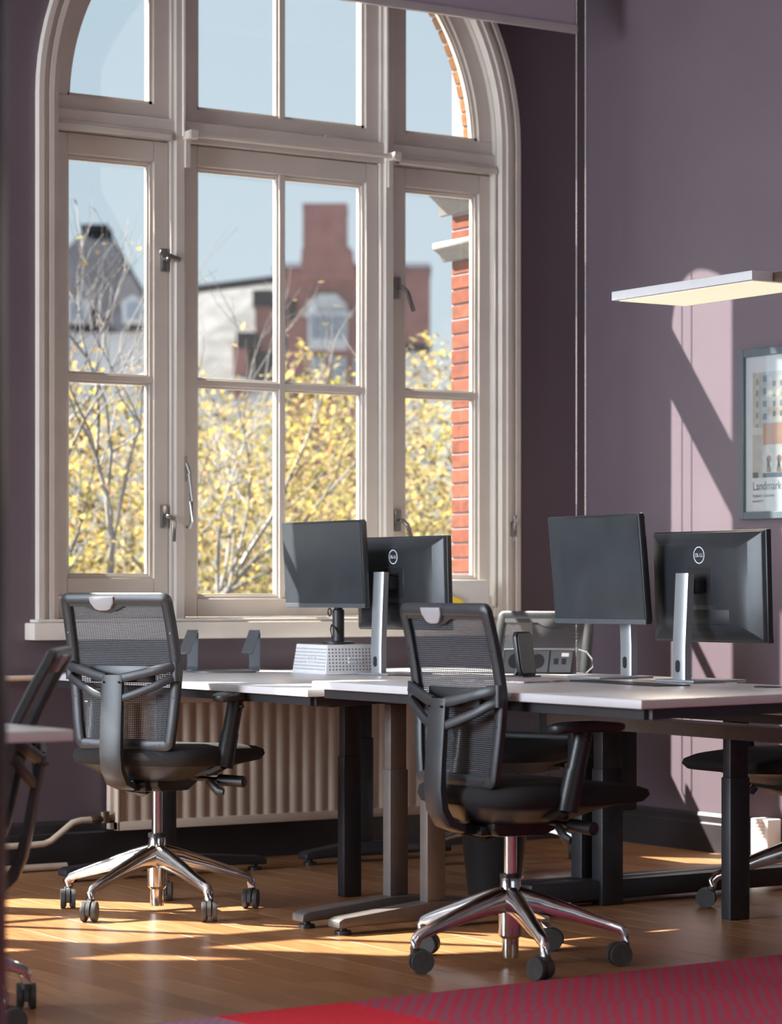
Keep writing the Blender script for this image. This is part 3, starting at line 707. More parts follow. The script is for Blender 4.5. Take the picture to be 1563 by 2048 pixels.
    for i in range(41):
        u = -1+2*i/40
        pts = [(u*(hwid(z_)-0.03), yb(z_)+0.0035, z_) for z_ in (0.548, 0.65, 0.72, 0.80, 0.88, 0.94, 0.992)]
        b.sweep(pts, [(-0.0006, -0.0006), (0.0006, -0.0006), (0.0006, 0.0006), (-0.0006, 0.0006)], (0, 1, 0))
    D['mesh_panel'] = b.mesh('mesh_panel', M_mesh, smooth=False)
    # clip and screws
    b = MB(); cxx = -0.045
    cl = [(cxx-0.048, 1.018), (cxx+0.048, 1.018), (cxx+0.046, 0.998), (cxx+0.030, 0.977), (cxx+0.015, 0.972), (cxx-0.015, 0.972), (cxx-0.030, 0.977), (cxx-0.046, 0.998)]
    b.add([(x_, yb(z_)-0.020, z_) for x_, z_ in cl]+[(x_, yb(z_)-0.006, z_) for x_, z_ in cl], [tuple(range(8)), tuple(range(8, 16))]+[(i, (i+1) % 8, 8+(i+1) % 8, 8+i) for i in range(8)])
    D['coat_clip'] = b.mesh('coat_clip', M_clip, bevel=0.003)
    b = MB()
    for x_, z_ in [(-0.178, 1.006), (0.178, 1.006), (0.075, 1.006), (-0.13, 1.006)]+[(s_*(hwid(zz)-0.016), zz) for s_ in (-1, 1) for zz in (0.90, 0.80, 0.69)]+[(-0.14, 0.535), (0.14, 0.535), (0.05, 0.535), (-0.06, 0.535)]+[(-cxx-0.09-0.0, 1.006)]:
        y_ = yb(z_)-0.0135; b.cyl((x_, y_, z_), (x_, y_+0.004, z_), 0.0042, 8)
    for x_, z_ in ((-0.03, 0.742), (0.03, 0.742), (-0.028, 0.635), (0.028, 0.635)): b.cyl((x_, -0.2925, z_), (x_, -0.287, z_), 0.0035, 8)
    D['screw_heads'] = b.mesh('screw_heads', M_black, smooth=False)
    # spine and yoke
    sp = [(0, -0.272, 0.764), (0, -0.276, 0.72), (0, -0.280, 0.66), (0, -0.286, 0.58), (0, -0.288, 0.51), (0, -0.280, 0.455), (0, -0.255, 0.415), (0, -0.21, 0.398), (0, -0.13, 0.39), (0, -0.06, 0.395)]
    b = MB(); b.sweep(sp, RR(0.040, 0.011, 0.3), (0, -1, 0.02), [(0.95, 1), (1, 1), (1, 1), (1.02, 1.05), (1.03, 1.2), (1.02, 1.35), (1, 1.35), (0.95, 1.2), (0.9, 1), (0.8, 1)])
    D['spine'] = b.mesh('spine', M_plastic, angle=45)
    b = MB()
    for s_ in (-1, 1):
        up_ = [(s_*0.208, yb(0.8)-0.014, 0.792), (s_*0.19, yb(0.8)-0.032, 0.788), (s_*0.14, -0.250, 0.778), (s_*0.08, -0.265, 0.764), (s_*0.03, -0.272, 0.754)]
        lo_ = [(s_*0.208, yb(0.78)-0.014, 0.758), (s_*0.19, yb(0.78)-0.032, 0.750), (s_*0.14, -0.250, 0.727), (s_*0.08, -0.267, 0.704), (s_*0.03, -0.276, 0.688)]
        b.sweep(up_, RR(0.0145, 0.009, 0.35), (0, -1, 0.01)); b.sweep(lo_, RR(0.0125, 0.009, 0.35), (0, -1, 0.01))
        b.sweep([(s_*0.207, yb(0.8)-0.012, 0.806), (s_*0.207, yb(0.8)-0.012, 0.745)], RR(0.013, 0.012, 0.3), (0, -1, 0))
    D['lumbar_yoke'] = b.mesh('lumbar_yoke', M_plastic, angle=45)
    b = MB(); v = []
    for i in range(9):
        u = -1+2*i/8; v.append((u*0.125, -0.236+0.012*u*u))
    b.prism([(x_, y_) for x_, y_ in v]+[(x_, y_+0.014) for x_, y_ in v[::-1]], 0.738, 0.795); D['lumbar_pad'] = b.mesh('lumbar_pad', M_black, bevel=0.004)
    # armrests
    for s_, nm in ((1, 'R'), (-1, 'L')):
        b = MB(); b.cyl((s_*0.262, 0.0, 0.455), (s_*0.272, 0.022, 0.568), 0.031, 20, 0.0295); b.sweep([(s_*0.12, 0.0, 0.437), (s_*0.22, 0.0, 0.44), (s_*0.262, 0.0, 0.46)], RR(0.022, 0.010, 0.3))
        D['arm_bracket'+nm] = b.mesh('arm_bracket', M_black, angle=45)
        b = MB(); b.cyl((s_*0.272, 0.022, 0.565), (s_*0.282, 0.045, 0.682), 0.0265, 20); b.cyl((s_*0.295, 0.035, 0.655), (s_*0.315, 0.035, 0.655), 0.007, 10)
        D['arm_post'+nm] = b.mesh('arm_post', M_black, angle=45)
        b = MB(); n = 28; v = []; f = []
        for z, kx, ky in ((0.676, 0.7, 0.85), (0.681, 0.95, 0.98), (0.690, 1, 1), (0.698, 0.97, 0.99), (0.702, 0.8, 0.9)):
            for i in range(n):
                a = 2*PI*i/n; ca, sa = math.cos(a), math.sin(a)
                v.append((s_*0.282+math.copysign(abs(ca)**0.7, ca)*0.043*kx, 0.055+math.copysign(abs(sa)**0.6, sa)*0.125*ky, z-0.006*sa*sa))
        for k in range(4):
            for i in range(n): f.append((k*n+i, k*n+(i+1) % n, (k+1)*n+(i+1) % n, (k+1)*n+i))
        f += [tuple(range(n))[::-1], tuple(4*n+i for i in range(n))]
        b.add(v, f); D['arm_pad'+nm] = b.mesh('arm_pad', M_plastic, angle=60)
    return D
CM = chair_meshes()
def make_chair(loc, heading, basea, lift, label, recline=0.0, casters=None):
    """heading and base angle in degrees in the room frame; heading is where the sitter looks"""
    rz = math.radians(heading-90)
    t = thing('office_chair', label, 'chair', (loc[0], loc[1], 0), rz, 'mesh back office chairs')
    def put(key, name, parent, z=0, rot=None, off=(0, 0, 0)):
        o = bpy.data.objects.new(name, CM[key]); C.objects.link(o); o.parent = parent
        o.location = (off[0], off[1], off[2]+z)
        if rot is not None: o.rotation_euler = rot
        return o
    hub = put('hub', 'base_hub', t)
    for k in range(5):
        a = math.radians(basea)-rz+2*PI*k/5
        arm = put('base_arm', 'base_arm', t, rot=(0, 0, a)); arm['label'] = 'polished metal base arm'
        ca = random.uniform(-1.2, 1.2) if casters is None else math.radians(casters[k]-basea-72*k)
        cst = put('caster', 'caster', arm, off=(0.325, 0, 0), rot=(0, 0, ca)); cst.scale = (1.16, 1.16, 1.16)
    put('collar', 'collar', t); put('gas_lift', 'gas_lift', t)
    put('tilt_mechanism', 'tilt_mechanism', t, lift); put('tension_lever', 'tension_lever', t, lift); put('height_lever', 'height_lever', t, lift)
    put('seat_shell', 'seat_shell', t, lift); put('seat_cushion', 'seat_cushion', t, lift)
    piv = Vector((0, -0.10, 0.42))
    R_ = Matrix.Rotation(recline, 4, 'X')
    off = piv-(R_ @ piv)+Vector((0, 0.026, 0))
    br = put('back_frame', 'backrest_frame', t, lift, (recline, 0, 0), off)
    for k in ('mesh_panel', 'coat_clip', 'screw_heads', 'spine', 'lumbar_yoke', 'lumbar_pad'):
        o = put(k, k, br)
        if k in ('mesh_panel',): o['label'] = 'dark see-through mesh'
        if k == 'coat_clip': o['label'] = 'light grey clip at the top'
    for s_ in 'RL':
        a = put('arm_bracket'+s_, 'armrest_bracket', t, lift)
        put('arm_post'+s_, 'armrest_post', a); put('arm_pad'+s_, 'armrest_pad', a)
    return t
make_chair((-2.848, -1.405), 28, 57, 0.032, 'mesh back office chair in front of the radiator, seen from behind', 0.02, (237, 245, 230, 240, 228))
make_chair((-2.598, -3.07), 1, -36.4, 0.0, 'nearest mesh back office chair, tucked under the desk in the middle of the picture', 0.0, (165, -40, -55, -20, 100))
make_chair((-0.965, -0.835), 205, 10, -0.045, 'office chair half hidden behind the desks near the room corner')
make_chair((-0.925, -2.42), 178, 20, 0.0, 'office chair cut off by the right picture edge, its seat behind the black desk leg')
make_chair((-4.43, -3.085), 148, 3, -0.05, 'office chair cut off by the left picture edge behind a white desk corner', 0.25)

# ------------------------------------------------------------------ desks
def lift_leg(t, x, y, ztop, m, w=(0.070, 0.045), foot=None, rot=0.0):
    """two-stage lifting column, with optional foot (x0,x1) along the desk depth"""
    b = MB(); b.box(x-w[0]/2, x+w[0]/2, y-w[1]/2, y+w[1]/2, 0.03 if foot else 0.0, ztop*0.70)
    leg = b.build('leg', m, t, bevel=0.004)
    b = MB(); b.box(x-w[0]/2+0.004, x+w[0]/2-0.004, y-w[1]/2+0.004, y+w[1]/2-0.004, ztop*0.69, ztop)
    b.build('upper_stage', m, leg, bevel=0.003)
    if foot:
        f0, f1 = foot
        poly = [(f0, 0.022), (f0, 0.046), (f0+0.02, 0.054), (x-w[0]/2, 0.083), (x+w[0]/2, 0.083), (f1-0.02, 0.054), (f1, 0.046), (f1, 0.022), (f1-0.10, 0.026), (f0+0.10, 0.026)]
        ft = MB().prism(poly, y-0.035, y+0.035, 'y').build('foot', m, t, bevel=0.006)
        for fx in (f0+0.035, f1-0.035): MB().lathe([(0.0, 0), (0.026, 0), (0.026, 0.012), (0.012, 0.013), (0.012, 0.024), (0.0, 0.024)], 18, (fx, y)).build('levelling_pad', M_black, ft)
    return leg
def desk(label, poly, z, th=0.024, frame=True):
    t = thing('desk', label, 'desk', (0, 0, 0), 0, 'height adjustable desks')
    MB().prism(poly, z-th, z).build('desktop', M_top, t, bevel=0.0025)
    cx_ = sum(p[0] for p in poly)/4; cy_ = sum(p[1] for p in poly)/4
    if frame:
        ins = [(cx_+(p[0]-cx_)*0.91, cy_+(p[1]-cy_)*0.965) for p in poly]
        b = MB()
        for i in range(4):
            a, c_ = Vector((*ins[i], 0)), Vector((*ins[(i+1) % 4], 0)); 
            b.sweep([(a.x, a.y, z-th-0.0145), (c_.x, c_.y, z-th-0.0145)], [(-0.014, -0.0145), (0.014, -0.0145), (0.014, 0.0145), (-0.014, 0.0145)])
        b.build('under_frame', M_dkmetal, t)
    return t
d1 = desk('white desk in front of the radiator carrying the laptop stand and perforated box', [(-2.70, -2.125), (-2.66, -0.13), (-1.72, -0.11), (-1.72, -2.10)], 0.757)
lift_leg(d1, -2.32, -2.045, 0.70, M_grmetal, foot=(-2.69, -1.94)); lift_leg(d1, -2.30, -0.44, 0.70, M_dkmetal, foot=(-2.73, -1.88))
lift_leg(d1, -2.078, -1.38, 0.70, M_dkmetal, (0.072, 0.045))
d2 = desk('white desk over the nearest chair, its corner towards the camera', [(-2.70, -2.15), (-2.75, -3.86), (-1.73, -3.67), (-1.71, -2.13)], 0.784)
lift_leg(d2, -2.31, -2.245, 0.725, M_grmetal, foot=(-2.68, -1.93))
MB().box(-2.52, -2.40, -3.30, -3.00, 0.715, 0.742).build('control_box', M_black, d2, bevel=0.004)
MB().sweep([(-1.90, -3.55, 0.65), (-1.84, -2.3, 0.65)], [(-0.06, -0.02), (0.06, -0.02), (0.06, 0.02), (-0.06, 0.02)]).build('cable_tray', M_grmetal, d2)
d3 = desk('white desk at the right behind the pair of monitors, near the right wall', [(-1.68, -3.66), (-0.86, -3.52), (-0.84, -2.05), (-1.68, -2.09)], 0.715)
lift_leg(d3, -1.376, -2.615, 0.66, M_dkmetal, (0.083, 0.047)); lift_leg(d3, -1.47, -2.06, 0.66, M_dkmetal, (0.09, 0.06))
MB().box(-1.80, -0.50, -2.075, -2.005, 0.018, 0.085).build('floor_rail', M_dkmetal, d3, bevel=0.006)
d4 = desk('white desk behind the first monitors with the socket strip on it', [(-1.69, -2.07), (-0.87, -2.03), (-0.85, -0.14), (-1.69, -0.11)], 0.752)
lift_leg(d4, -1.47, -1.95, 0.70, M_dkmetal, (0.10, 0.06)); lift_leg(d4, -1.40, -0.40, 0.70, M_dkmetal, foot=(-1.68, -1.0))
MB().box(-1.80, -0.50, -1.985, -1.915, 0.018, 0.085).build('floor_rail', M_dkmetal, d4, bevel=0.006)
MB().box(-1.52, -1.24, -1.93, -1.90, 0.30, 0.66).build('modesty_panel', M_dkmetal, d4, bevel=0.003)
d5 = desk('white desk corner entering at the left picture edge', [(-4.455, -4.05), (-4.46, -2.35), (-5.30, -2.35), (-5.30, -4.05)], 0.757, 0.024, False)
lift_leg(d5, -4.88, -3.95, 0.70, M_dkmetal, foot=(-5.25, -4.52)); lift_leg(d5, -4.88, -2.45, 0.70, M_dkmetal, foot=(-5.25, -4.52))
d5.location.z = 0.007     # stands on the carpet
# hand switch with warm underside under the front desk corner
b = MB(); b.prism([(-2.66, 0.0), (-2.60, -0.035), (-2.25, -0.02), (-2.25, 0.0)], -2.10, -1.98, 'y', M=Matrix.Translation((0, 0, 0.732))); b.build('hand_switch', M_black, d1, bevel=0.003)
MB().cyl((-1.30, -2.035, 0.715), (-1.30, -2.035, 0.718), 0.04, 24).build('cable_grommet', M_black, d3)
MB().lathe([(0.0, 0), (0.040, 0), (0.040, 0.003), (0.034, 0.004), (0, 0.004)], 28, (-1.88, -3.35), M=Matrix.Translation((0, 0, 0.784))).build('cable_grommet', M_dkmetal, d2)

# ------------------------------------------------------------------ monitors
def monitor(loc, rotz, zbot, label, tilt=0.0, stand='silver', w=0.545, h=0.335, logo=True, spin=0.0):
    t = thing('monitor', label, 'monitor', loc, rotz, 'desktop monitors')
    zc = zbot+h/2
    T = Matrix.Translation((0, 0, zc)) @ Matrix.Rotation(tilt, 4, 'X')
    # body: front slab + tapering back
    b = MB(); b.box(-w/2, w/2, -0.010, 0.010, -h/2, h/2)
    v = []; lv = [(0.010, w/2-0.003, h/2-0.003), (0.020, w/2-0.010, h/2-0.008), (0.038, w/2-0.055, h/2-0.035), (0.048, w/2-0.10, h/2-0.06)]
    for y, a, c_ in lv: v += [(-a, y, -c_), (a, y, -c_), (a, y, c_), (-a, y, c_)]
    f = [(12, 13, 14, 15), (3, 2, 1, 0)]
    for k in range(3):
        for q in range(4): f.append((4*k+q, 4*k+(q+1) % 4, 4*k+4+(q+1) % 4, 4*k+4+q))
    b.add(v, f)
    b.v = [tuple(T @ Vector(p)) for p in b.v]
    body = b.build('shell', M_monitor, t, bevel=0.003)
    b = MB(); b.box(-w/2+0.008, w/2-0.008, -0.0112, -0.0095, -h/2+0.018, h/2-0.008, M=T); b.build('screen', M_screen, t, smooth=False)
    b = MB(); b.box(-w/2+0.001, w/2-0.001, -0.0125, -0.0098, -h/2+0.001, -h/2+0.017, M=T); bz = b.build('lower_bezel', M_greyalu, t, bevel=0.001, seg=1)
    b = MB(); b.box(-w/2+0.03, w/2-0.05, 0.018, 0.0215, h/2-0.020, h/2-0.015, M=T); b.build('vent_slot', M_black, body)
    b = MB(); b.box(-0.06, 0.06, 0.046, 0.0495, -0.055, 0.060, M=T); b.build('mount_plate', M_black, body, bevel=0.002, seg=1)
    b = MB(); b.box(-0.14, 0.14, 0.040, 0.0485, -h/2+0.055, -h/2+0.105, M=T); b.build('port_recess', M_black, body, bevel=0.004)
    if logo:
        ring_c = (0, 0.0492, 0.098)
        lg = MB(); n = 40
        vv = []
        for i in range(n):
            a = 2*PI*i/n; vv += [(0.0265*math.cos(a), 0.0475, 0.098+0.0265*math.sin(a)), (0.0235*math.cos(a), 0.0475, 0.098+0.0235*math.sin(a)), (0.0265*math.cos(a), 0.0492, 0.098+0.0265*math.sin(a)), (0.0235*math.cos(a), 0.0492, 0.098+0.0235*math.sin(a))]
        ff = []
        for i in range(n):
            j = (i+1) % n; ff += [(4*i, 4*j, 4*j+2, 4*i+2), (4*i+1, 4*i+3, 4*j+3, 4*j+1), (4*i+2, 4*j+2, 4*j+3, 4*i+3), (4*i, 4*i+1, 4*j+1, 4*j)]
        lg.add(vv, ff); lg.v = [tuple(T @ Vector(p)) for p in lg.v]
        lo = lg.build('logo_ring', M_logo, body)
        # letters read from behind the screen: text x runs along -X, faces +Y
        for ch_, cx_, ro in (('D', 0.0185, 0), ('E', 0.0070, 0.6), ('L', -0.0035, 0), ('L', -0.0120, 0)):
            Mt = T @ Matrix.Translation((cx_, 0.0488, 0.0925)) @ Matrix.Rotation(PI, 4, 'Z') @ Matrix.Rotation(PI/2, 4, 'X') @ Matrix.Rotation(ro, 4, 'Z') @ (Matrix.Translation((0, -0.002, 0)) if ro else Matrix.Identity(4))
            text_mesh('logo_letter', ch_, 0.0165, 0.0004, M_logo, body, Mt)
    if stand == 'silver':
        top = zc+0.02; yc = 0.118
        st = MB().sweep([(0, yc, 0.008), (0, yc, 0.10), (0, yc-0.006, top*0.7), (0, yc-0.012, top+0.02)], RR(0.031, 0.016, 0.25), (0, -1, 0)).build('stand_column', M_silver, t)
        MB().cyl((0, yc-0.01, zc), (0, 0.045, zc), 0.024).box(-0.03, 0.03, 0.05, 0.09, zc-0.02, zc+0.02).build('tilt_head', M_black, t, bevel=0.003)
        o = MB().prism([(0.011*math.cos(a), (0.058 if math.sin(a) > 0 else 0.042)+0.011*math.sin(a)) for a in [2*PI*i/16 for i in range(16)]], yc+0.0155, yc+0.0172, 'y').build('cable_hole', M_black, st)
        o = MB().prism([(0.011*math.cos(a), (0.058 if math.sin(a) > 0 else 0.042)+0.011*math.sin(a)) for a in [2*PI*i/16 for i in range(16)]], yc-0.0172, yc-0.0155, 'y').build('cable_hole', M_black, st)
        v = [(-0.095, -0.06), (0.095, -0.06), (0.095, 0.15), (-0.095, 0.15)]
        MB().prism(v, 0.0, 0.009).build('stand_base', M_silver, t, bevel=0.004)
    else:
        st = MB().lathe([(0.0, 0.0), (0.062, 0.0), (0.062, 0.006), (0.024, 0.010), (0.0225, 0.02), (0.0225, 0.125), (0.018, 0.13), (0.0, 0.13)], 24, (0, 0.06)).build('stand_column', M_dkmetal, t)
        MB().tube([(0, 0.06, 0.12), (0, 0.06, zc-0.01)], 0.016, 12).cyl((0, 0.06, zc-0.01), (0, 0.04, zc-0.01), 0.02).build('tilt_head', M_black, t)
        MB().tube([(-0.02, 0.045, 0.02), (-0.026, 0.042, 0.05), (-0.01, 0.036, 0.07), (0.015, 0.036, 0.06), (0.026, 0.045, 0.035)], 0.003, 6).build('cable_tie', M_black, t)
        MB().tube([(-0.03+0.012*math.cos(a), 0.04, 0.118+0.014*math.sin(a)) for a in [2*PI*i/12 for i in range(12)]], 0.003, 6, None, True).build('cable_clip', M_black, st)
    return t
monitor((-1.80, -2.44, 0.784), -PI/2-math.radians(4), 0.175, 'monitor with its dark screen towards us, before the room corner beside the hanging chain', 0.09, w=0.53, h=0.350)
monitor((-1.70, -2.885, 0.784), PI/2-math.radians(1), 0.122, 'rightmost monitor seen from behind with a round white logo, beside the framed poster', -0.03, w=0.55, h=0.345)
monitor((-1.78, -0.73, 0.868), -PI/2, 0.135, 'monitor with its dark screen towards us, standing on the perforated white box', 0.06, 'pole', w=0.57, h=0.325)
monitor((-1.62, -1.03, 0.757), PI/2+math.radians(4), 0.165, 'monitor seen from behind with a round white logo, in front of the right window pane', -0.03, w=0.55, h=0.345)

# ------------------------------------------------------------------ small desk things
bx = thing('perforated_box', 'upturned white perforated basket used as a monitor riser', 'basket', (-1.76, -0.80, 0.757), math.radians(-6))
b = MB(); 
def frust(bb, x0, x1, y0, y1, z0, z1, ins):
    v = [(x0, y0, z0), (x1, y0, z0), (x1, y1, z0), (x0, y1, z0), (x0+ins, y0+ins, z1), (x1-ins, y0+ins, z1), (x1-ins, y1-ins, z1), (x0+ins, y1-ins, z1)]
    return bb.add(v, [(0, 3, 2, 1), (4, 5, 6, 7), (0, 1, 5, 4), (1, 2, 6, 5), (2, 3, 7, 6), (3, 0, 4, 7)])
frust(b, -0.115, 0.115, -0.125, 0.17, 0.004, 0.110, 0.012); b.build('basket_side', M_paper, bx, bevel=0.004)
hl = MB()
for iz in range(7):
    z_ = 0.018+iz*0.0125; q_ = 0.012*(z_-0.004)/0.106
    for iy in range(20):
        y_ = -0.108+iy*0.0138; hl.box(-0.1153+q_, -0.112+q_, y_-0.0026, y_+0.0026, z_-0.0026, z_+0.0026)
    for ix in range(15):
        x_ = -0.097+ix*0.0138; hl.box(x_-0.0026, x_+0.0026, -0.1253+q_, -0.122+q_, z_-0.0026, z_+0.0026)
hl.build('punched_holes', M_greyalu, bx, smooth=False)['kind'] = 'stuff'
MB().box(-0.120, 0.120, -0.130, 0.175, 0.0, 0.005).build('basket_rim', M_paper, bx, bevel=0.002, seg=1)
b = MB()
for k in range(5):
    for q in range(2):
        b.box(-0.1165, -0.110, -0.03+k*0.014, -0.022+k*0.014, 0.042+q*0.014, 0.049+q*0.014); b.box(0.0+k*0.012-0.02, 0.007+k*0.012-0.02, -0.1265, -0.12, 0.042+q*0.014, 0.049+q*0.014)
b.build('slot_row', M_logo, bx, smooth=False)
MB().box(-0.10, 0.09, -0.105, 0.13, 0.1092, 0.1108).build('dark_mat', M_black, bx)

ls = thing('laptop_stand', 'slate grey laptop stand with two bent arms on an oval foot', 'stand', (-2.05, -0.42, 0.757), math.radians(-40))
b = MB(); b.prism([(0.135*math.cos(2*PI*i/40), 0.085*math.sin(2*PI*i/40)) for i in range(40)], 0.0, 0.006); b.build('foot_plate', M_greyalu, ls, bevel=0.002, seg=1)
for s_ in (-1, 1):
    b = MB(); b.sweep([(s_*0.120, 0.03, 0.004), (s_*0.120, 0.045, 0.02), (s_*0.120, 0.052, 0.150), (s_*0.120, 0.045, 0.158), (s_*0.120, -0.120, 0.075), (s_*0.120, -0.128, 0.078)], [(-0.021, -0.003), (0.021, -0.003), (0.021, 0.003), (-0.021, 0.003)], (0, 1, 0.3)); b.build('bent_arm', M_greyalu, ls, bevel=0.001, seg=1)

ps = thing('socket_strip', 'grey desk socket strip with round outlets and network ports', 'power strip', (-1.04, -1.08, 0.752), math.radians(-50))
b = MB(); b.prism([(-0.045, 0.0), (0.045, 0.0), (0.045, 0.06), (0.02, 0.092), (-0.005, 0.092)], -0.135, 0.135, 'x'); b.build('strip_body', M_black, ps, bevel=0.003)
def face_m(): # sloped front face frame
    a = Vector((0, -0.045, 0.0)); c_ = Vector((0, -0.005, 0.092)); d = (c_-a).normalized(); nrm = Vector((0, -d.z, d.y))
    return Matrix(((1, 0, 0, 0), (0, d.y, nrm.y, a.y), (0, d.z, nrm.z, a.z), (0, 0, 0, 1)))
FM = face_m()
for k in range(3):
    x0 = -0.133+k*0.0895
    MB().box(x0+0.003, x0+0.0865, 0.006, 0.094, 0.0, 0.004, M=FM).build('face_plate', M_greyalu, ps, bevel=0.001, seg=1)
    if k < 2:
        mo = MB(); mo.prism([(x0+0.045+0.026*math.cos(2*PI*i/24), 0.05+0.030*math.sin(2*PI*i/24)) for i in range(24)], 0.0035, 0.005, M=FM); mo.build('outlet', M_black, ps)
    else:
        for q in range(2): MB().box(x0+0.018+q*0.030, x0+0.036+q*0.030, 0.038, 0.062, 0.0035, 0.005, M=FM).build('network_port', M_black, ps)
        MB().box(x0+0.046, x0+0.074, 0.07, 0.084, 0.0035, 0.005, M=FM).build('sticker', M_logo, ps)
MB().box(-0.137, 0.137, -0.006, 0.022, 0.088, 0.097).build('top_trim', M_silver, ps, bevel=0.002)
cb = MB().tube([(-0.945, -1.20, 0.845), (-0.925, -1.225, 0.836), (-0.912, -1.24, 0.81), (-0.914, -1.25, 0.78), (-0.93, -1.23, 0.756)], 0.003, 6).build('cable', M_paper)
tag(cb, 'thin white cable looping down beside the socket strip', 'cable')

dp = thing('tablet_holder', 'grey tablet panel with black rim leaning on a thin strut', 'tablet', (-1.90, -2.19, 0.784), math.radians(18))
T = Matrix.Rotation(-0.16, 4, 'X')
MB().prism([(-0.035, 0.0), (0.035, 0.0), (0.045, 0.02), (0.045, 0.135), (0.035, 0.15), (-0.035, 0.15), (-0.045, 0.135), (-0.045, 0.02)], -0.008, 0.008, 'y', M=T).build('rim', M_black, dp, bevel=0.003)
MB().prism([(-0.032, 0.012), (0.032, 0.012), (0.038, 0.025), (0.038, 0.130), (0.030, 0.142), (-0.030, 0.142), (-0.038, 0.130), (-0.038, 0.025)], -0.0105, -0.0075, 'y', M=T).build('panel', mat('grey_green_panel', (0.16, 0.17, 0.165), 0.3, noise=0.05), dp)
MB().sweep([(0.03, 0.07, 0.003), (0.03, 0.02, 0.10)], RR(0.008, 0.005)).build('strut', M_black, dp)
b = MB(); b.box(-0.05, 0.05, -0.02, 0.08, 0.0, 0.004); b.build('foot', M_black, dp, bevel=0.001, seg=1)

for k, (px, py, rz, lab, mm_, w_, l_) in enumerate(((-2.20, -2.52, 0.2, 'printed magazine lying on the near desk beside the monitor foot', mat('magazine_cover', (0.45, 0.38, 0.40), 0.4, noise=0.5, nscale=25), 0.21, 0.297),
                                                   (-2.02, -2.85, -0.1, 'curved black desk mat lying before the monitor foot', M_black, 0.12, 0.55),
                                                   )):
    o = MB().box(-w_/2, w_/2, -l_/2, l_/2, 0, 0.003 if k else 0.006).build('magazine' if k == 0 else 'desk_mat', mm_, bevel=0.001, seg=1); o.location = (px, py, 0.784); o.rotation_euler = (0, 0, rz); tag(o, lab, 'magazine' if k == 0 else 'mat')

bn = thing('waste_bin', 'black tapered waste bin on the floor between the desk legs', 'bin', (-1.66, -1.66, 0))
MB().lathe([(0.0, 0.0), (0.085, 0.0), (0.090, 0.006), (0.125, 0.33), (0.130, 0.335), (0.130, 0.345), (0.121, 0.345), (0.085, 0.012), (0.0, 0.010)], 32).build('bin_body', M_black, bn)
MB().lathe([(0.1245, 0.320), (0.133, 0.322), (0.133, 0.347), (0.1245, 0.347)], 32).build('bin_rim', M_black, bn)

sk = thing('vent_box', 'small white vented box on the floor against the right wall', 'box', (-0.075, -1.27, 0.0))
MB().box(-0.035, 0.035, -0.05, 0.05, 0, 0.17).build('box_body', M_paper, sk, bevel=0.004)
for q in range(5): MB().box(-0.037, -0.034, -0.03, 0.035, 0.10+q*0.013, 0.105+q*0.013).build('vent_slat', M_edge, sk)

sb = thing('brochure_holder', 'white acrylic brochure holder with yellow leaflets on the window sill', 'holder', (-0.66, -0.035, 0.958))
MB().prism([(-0.13, 0.0), (0.125, 0.0), (0.120, 0.14), (0.110, 0.155), (-0.13, 0.155)], 0.0, 0.006, 'y').build('back_panel', mat('frosted_acrylic', (0.62, 0.62, 0.60), 0.25, noise=0.03), sb, bevel=0.002, seg=1)
MB().box(-0.13, 0.12, -0.045, 0.0, 0.0, 0.006).build('tray', M_paper, sb, bevel=0.002, seg=1)
MB().prism([(-0.12, 0.006), (0.02, 0.006), (-0.03, 0.07), (-0.12, 0.10)], -0.022, -0.006, 'y').build('yellow_leaflet', M_yellow, sb)

# ------------------------------------------------------------------ framed poster on the right wall
po = thing('framed_poster', 'grey framed poster of a pale building on the right wall', 'poster', (-0.001, -1.045, 1.352))
PW, PH, fw = 0.52, 0.680, 0.030   # extends towards -y
def py_(u): return -u
b = MB()
for (u0, u1, z0, z1) in ((0, fw, 0, PH), (PW-fw, PW, 0, PH), (fw, PW-fw, 0, fw), (fw, PW-fw, PH-fw, PH)): b.box(-0.024, 0.0, -u1, -u0, z0, z1)
b.build('frame', M_frame, po, bevel=0.002, seg=1)
MB().box(-0.010, -0.004, -(PW-fw), -fw, fw, PH-fw).build('mount', M_paper, po)
pcol = lambda n_, c_: mat('print_'+n_, c_, 0.5, noise=0.12, nscale=40)
iz0, iz1, iu0, iu1 = 0.165, 0.585, 0.072, 0.448
def art(u0, u1, z0, z1, n_, c_, d): MB().box(-0.0102-0.0002*d, -0.0096, -u1, -u0, z0, z1).build('print_patch', pcol(n_, c_), po, smooth=False)
art(iu0, iu1, iz0, iz1, 'sky', (0.50, 0.55, 0.60), 1)
art(iu0, iu0+0.018, iz0+0.16, iz1, 'beige', (0.55, 0.47, 0.38), 2); art(iu0+0.036, iu0+0.052, iz0+0.16, iz1, 'beige', (0.55, 0.47, 0.38), 2)
for k in range(5): art(iu0+0.020, iu0+0.034, iz0+0.19+k*0.045, iz0+0.215+k*0.045, 'bluegrey', (0.20, 0.25, 0.30), 2); art(iu0+0.060, iu0+0.085, iz0+0.18+k*0.05, iz0+0.205+k*0.05, 'bluegrey', (0.20, 0.25, 0.30), 2)
art(iu0+0.10, iu1, iz0+0.22, iz1-0.02, 'cream', (0.66, 0.60, 0.52), 2)
for k in range(6):
    for q in range(4): art(iu0+0.12+k*0.042, iu0+0.138+k*0.042, iz0+0.24+q*0.04, iz0+0.262+q*0.04, 'bluegrey', (0.20, 0.25, 0.30), 3)
art(iu0, iu0+0.052, iz0+0.0, iz0+0.175, 'stone', (0.50, 0.46, 0.43), 3); art(iu0, iu0+0.062, iz0+0.172, iz0+0.20, 'palestone', (0.66, 0.63, 0.60), 4)
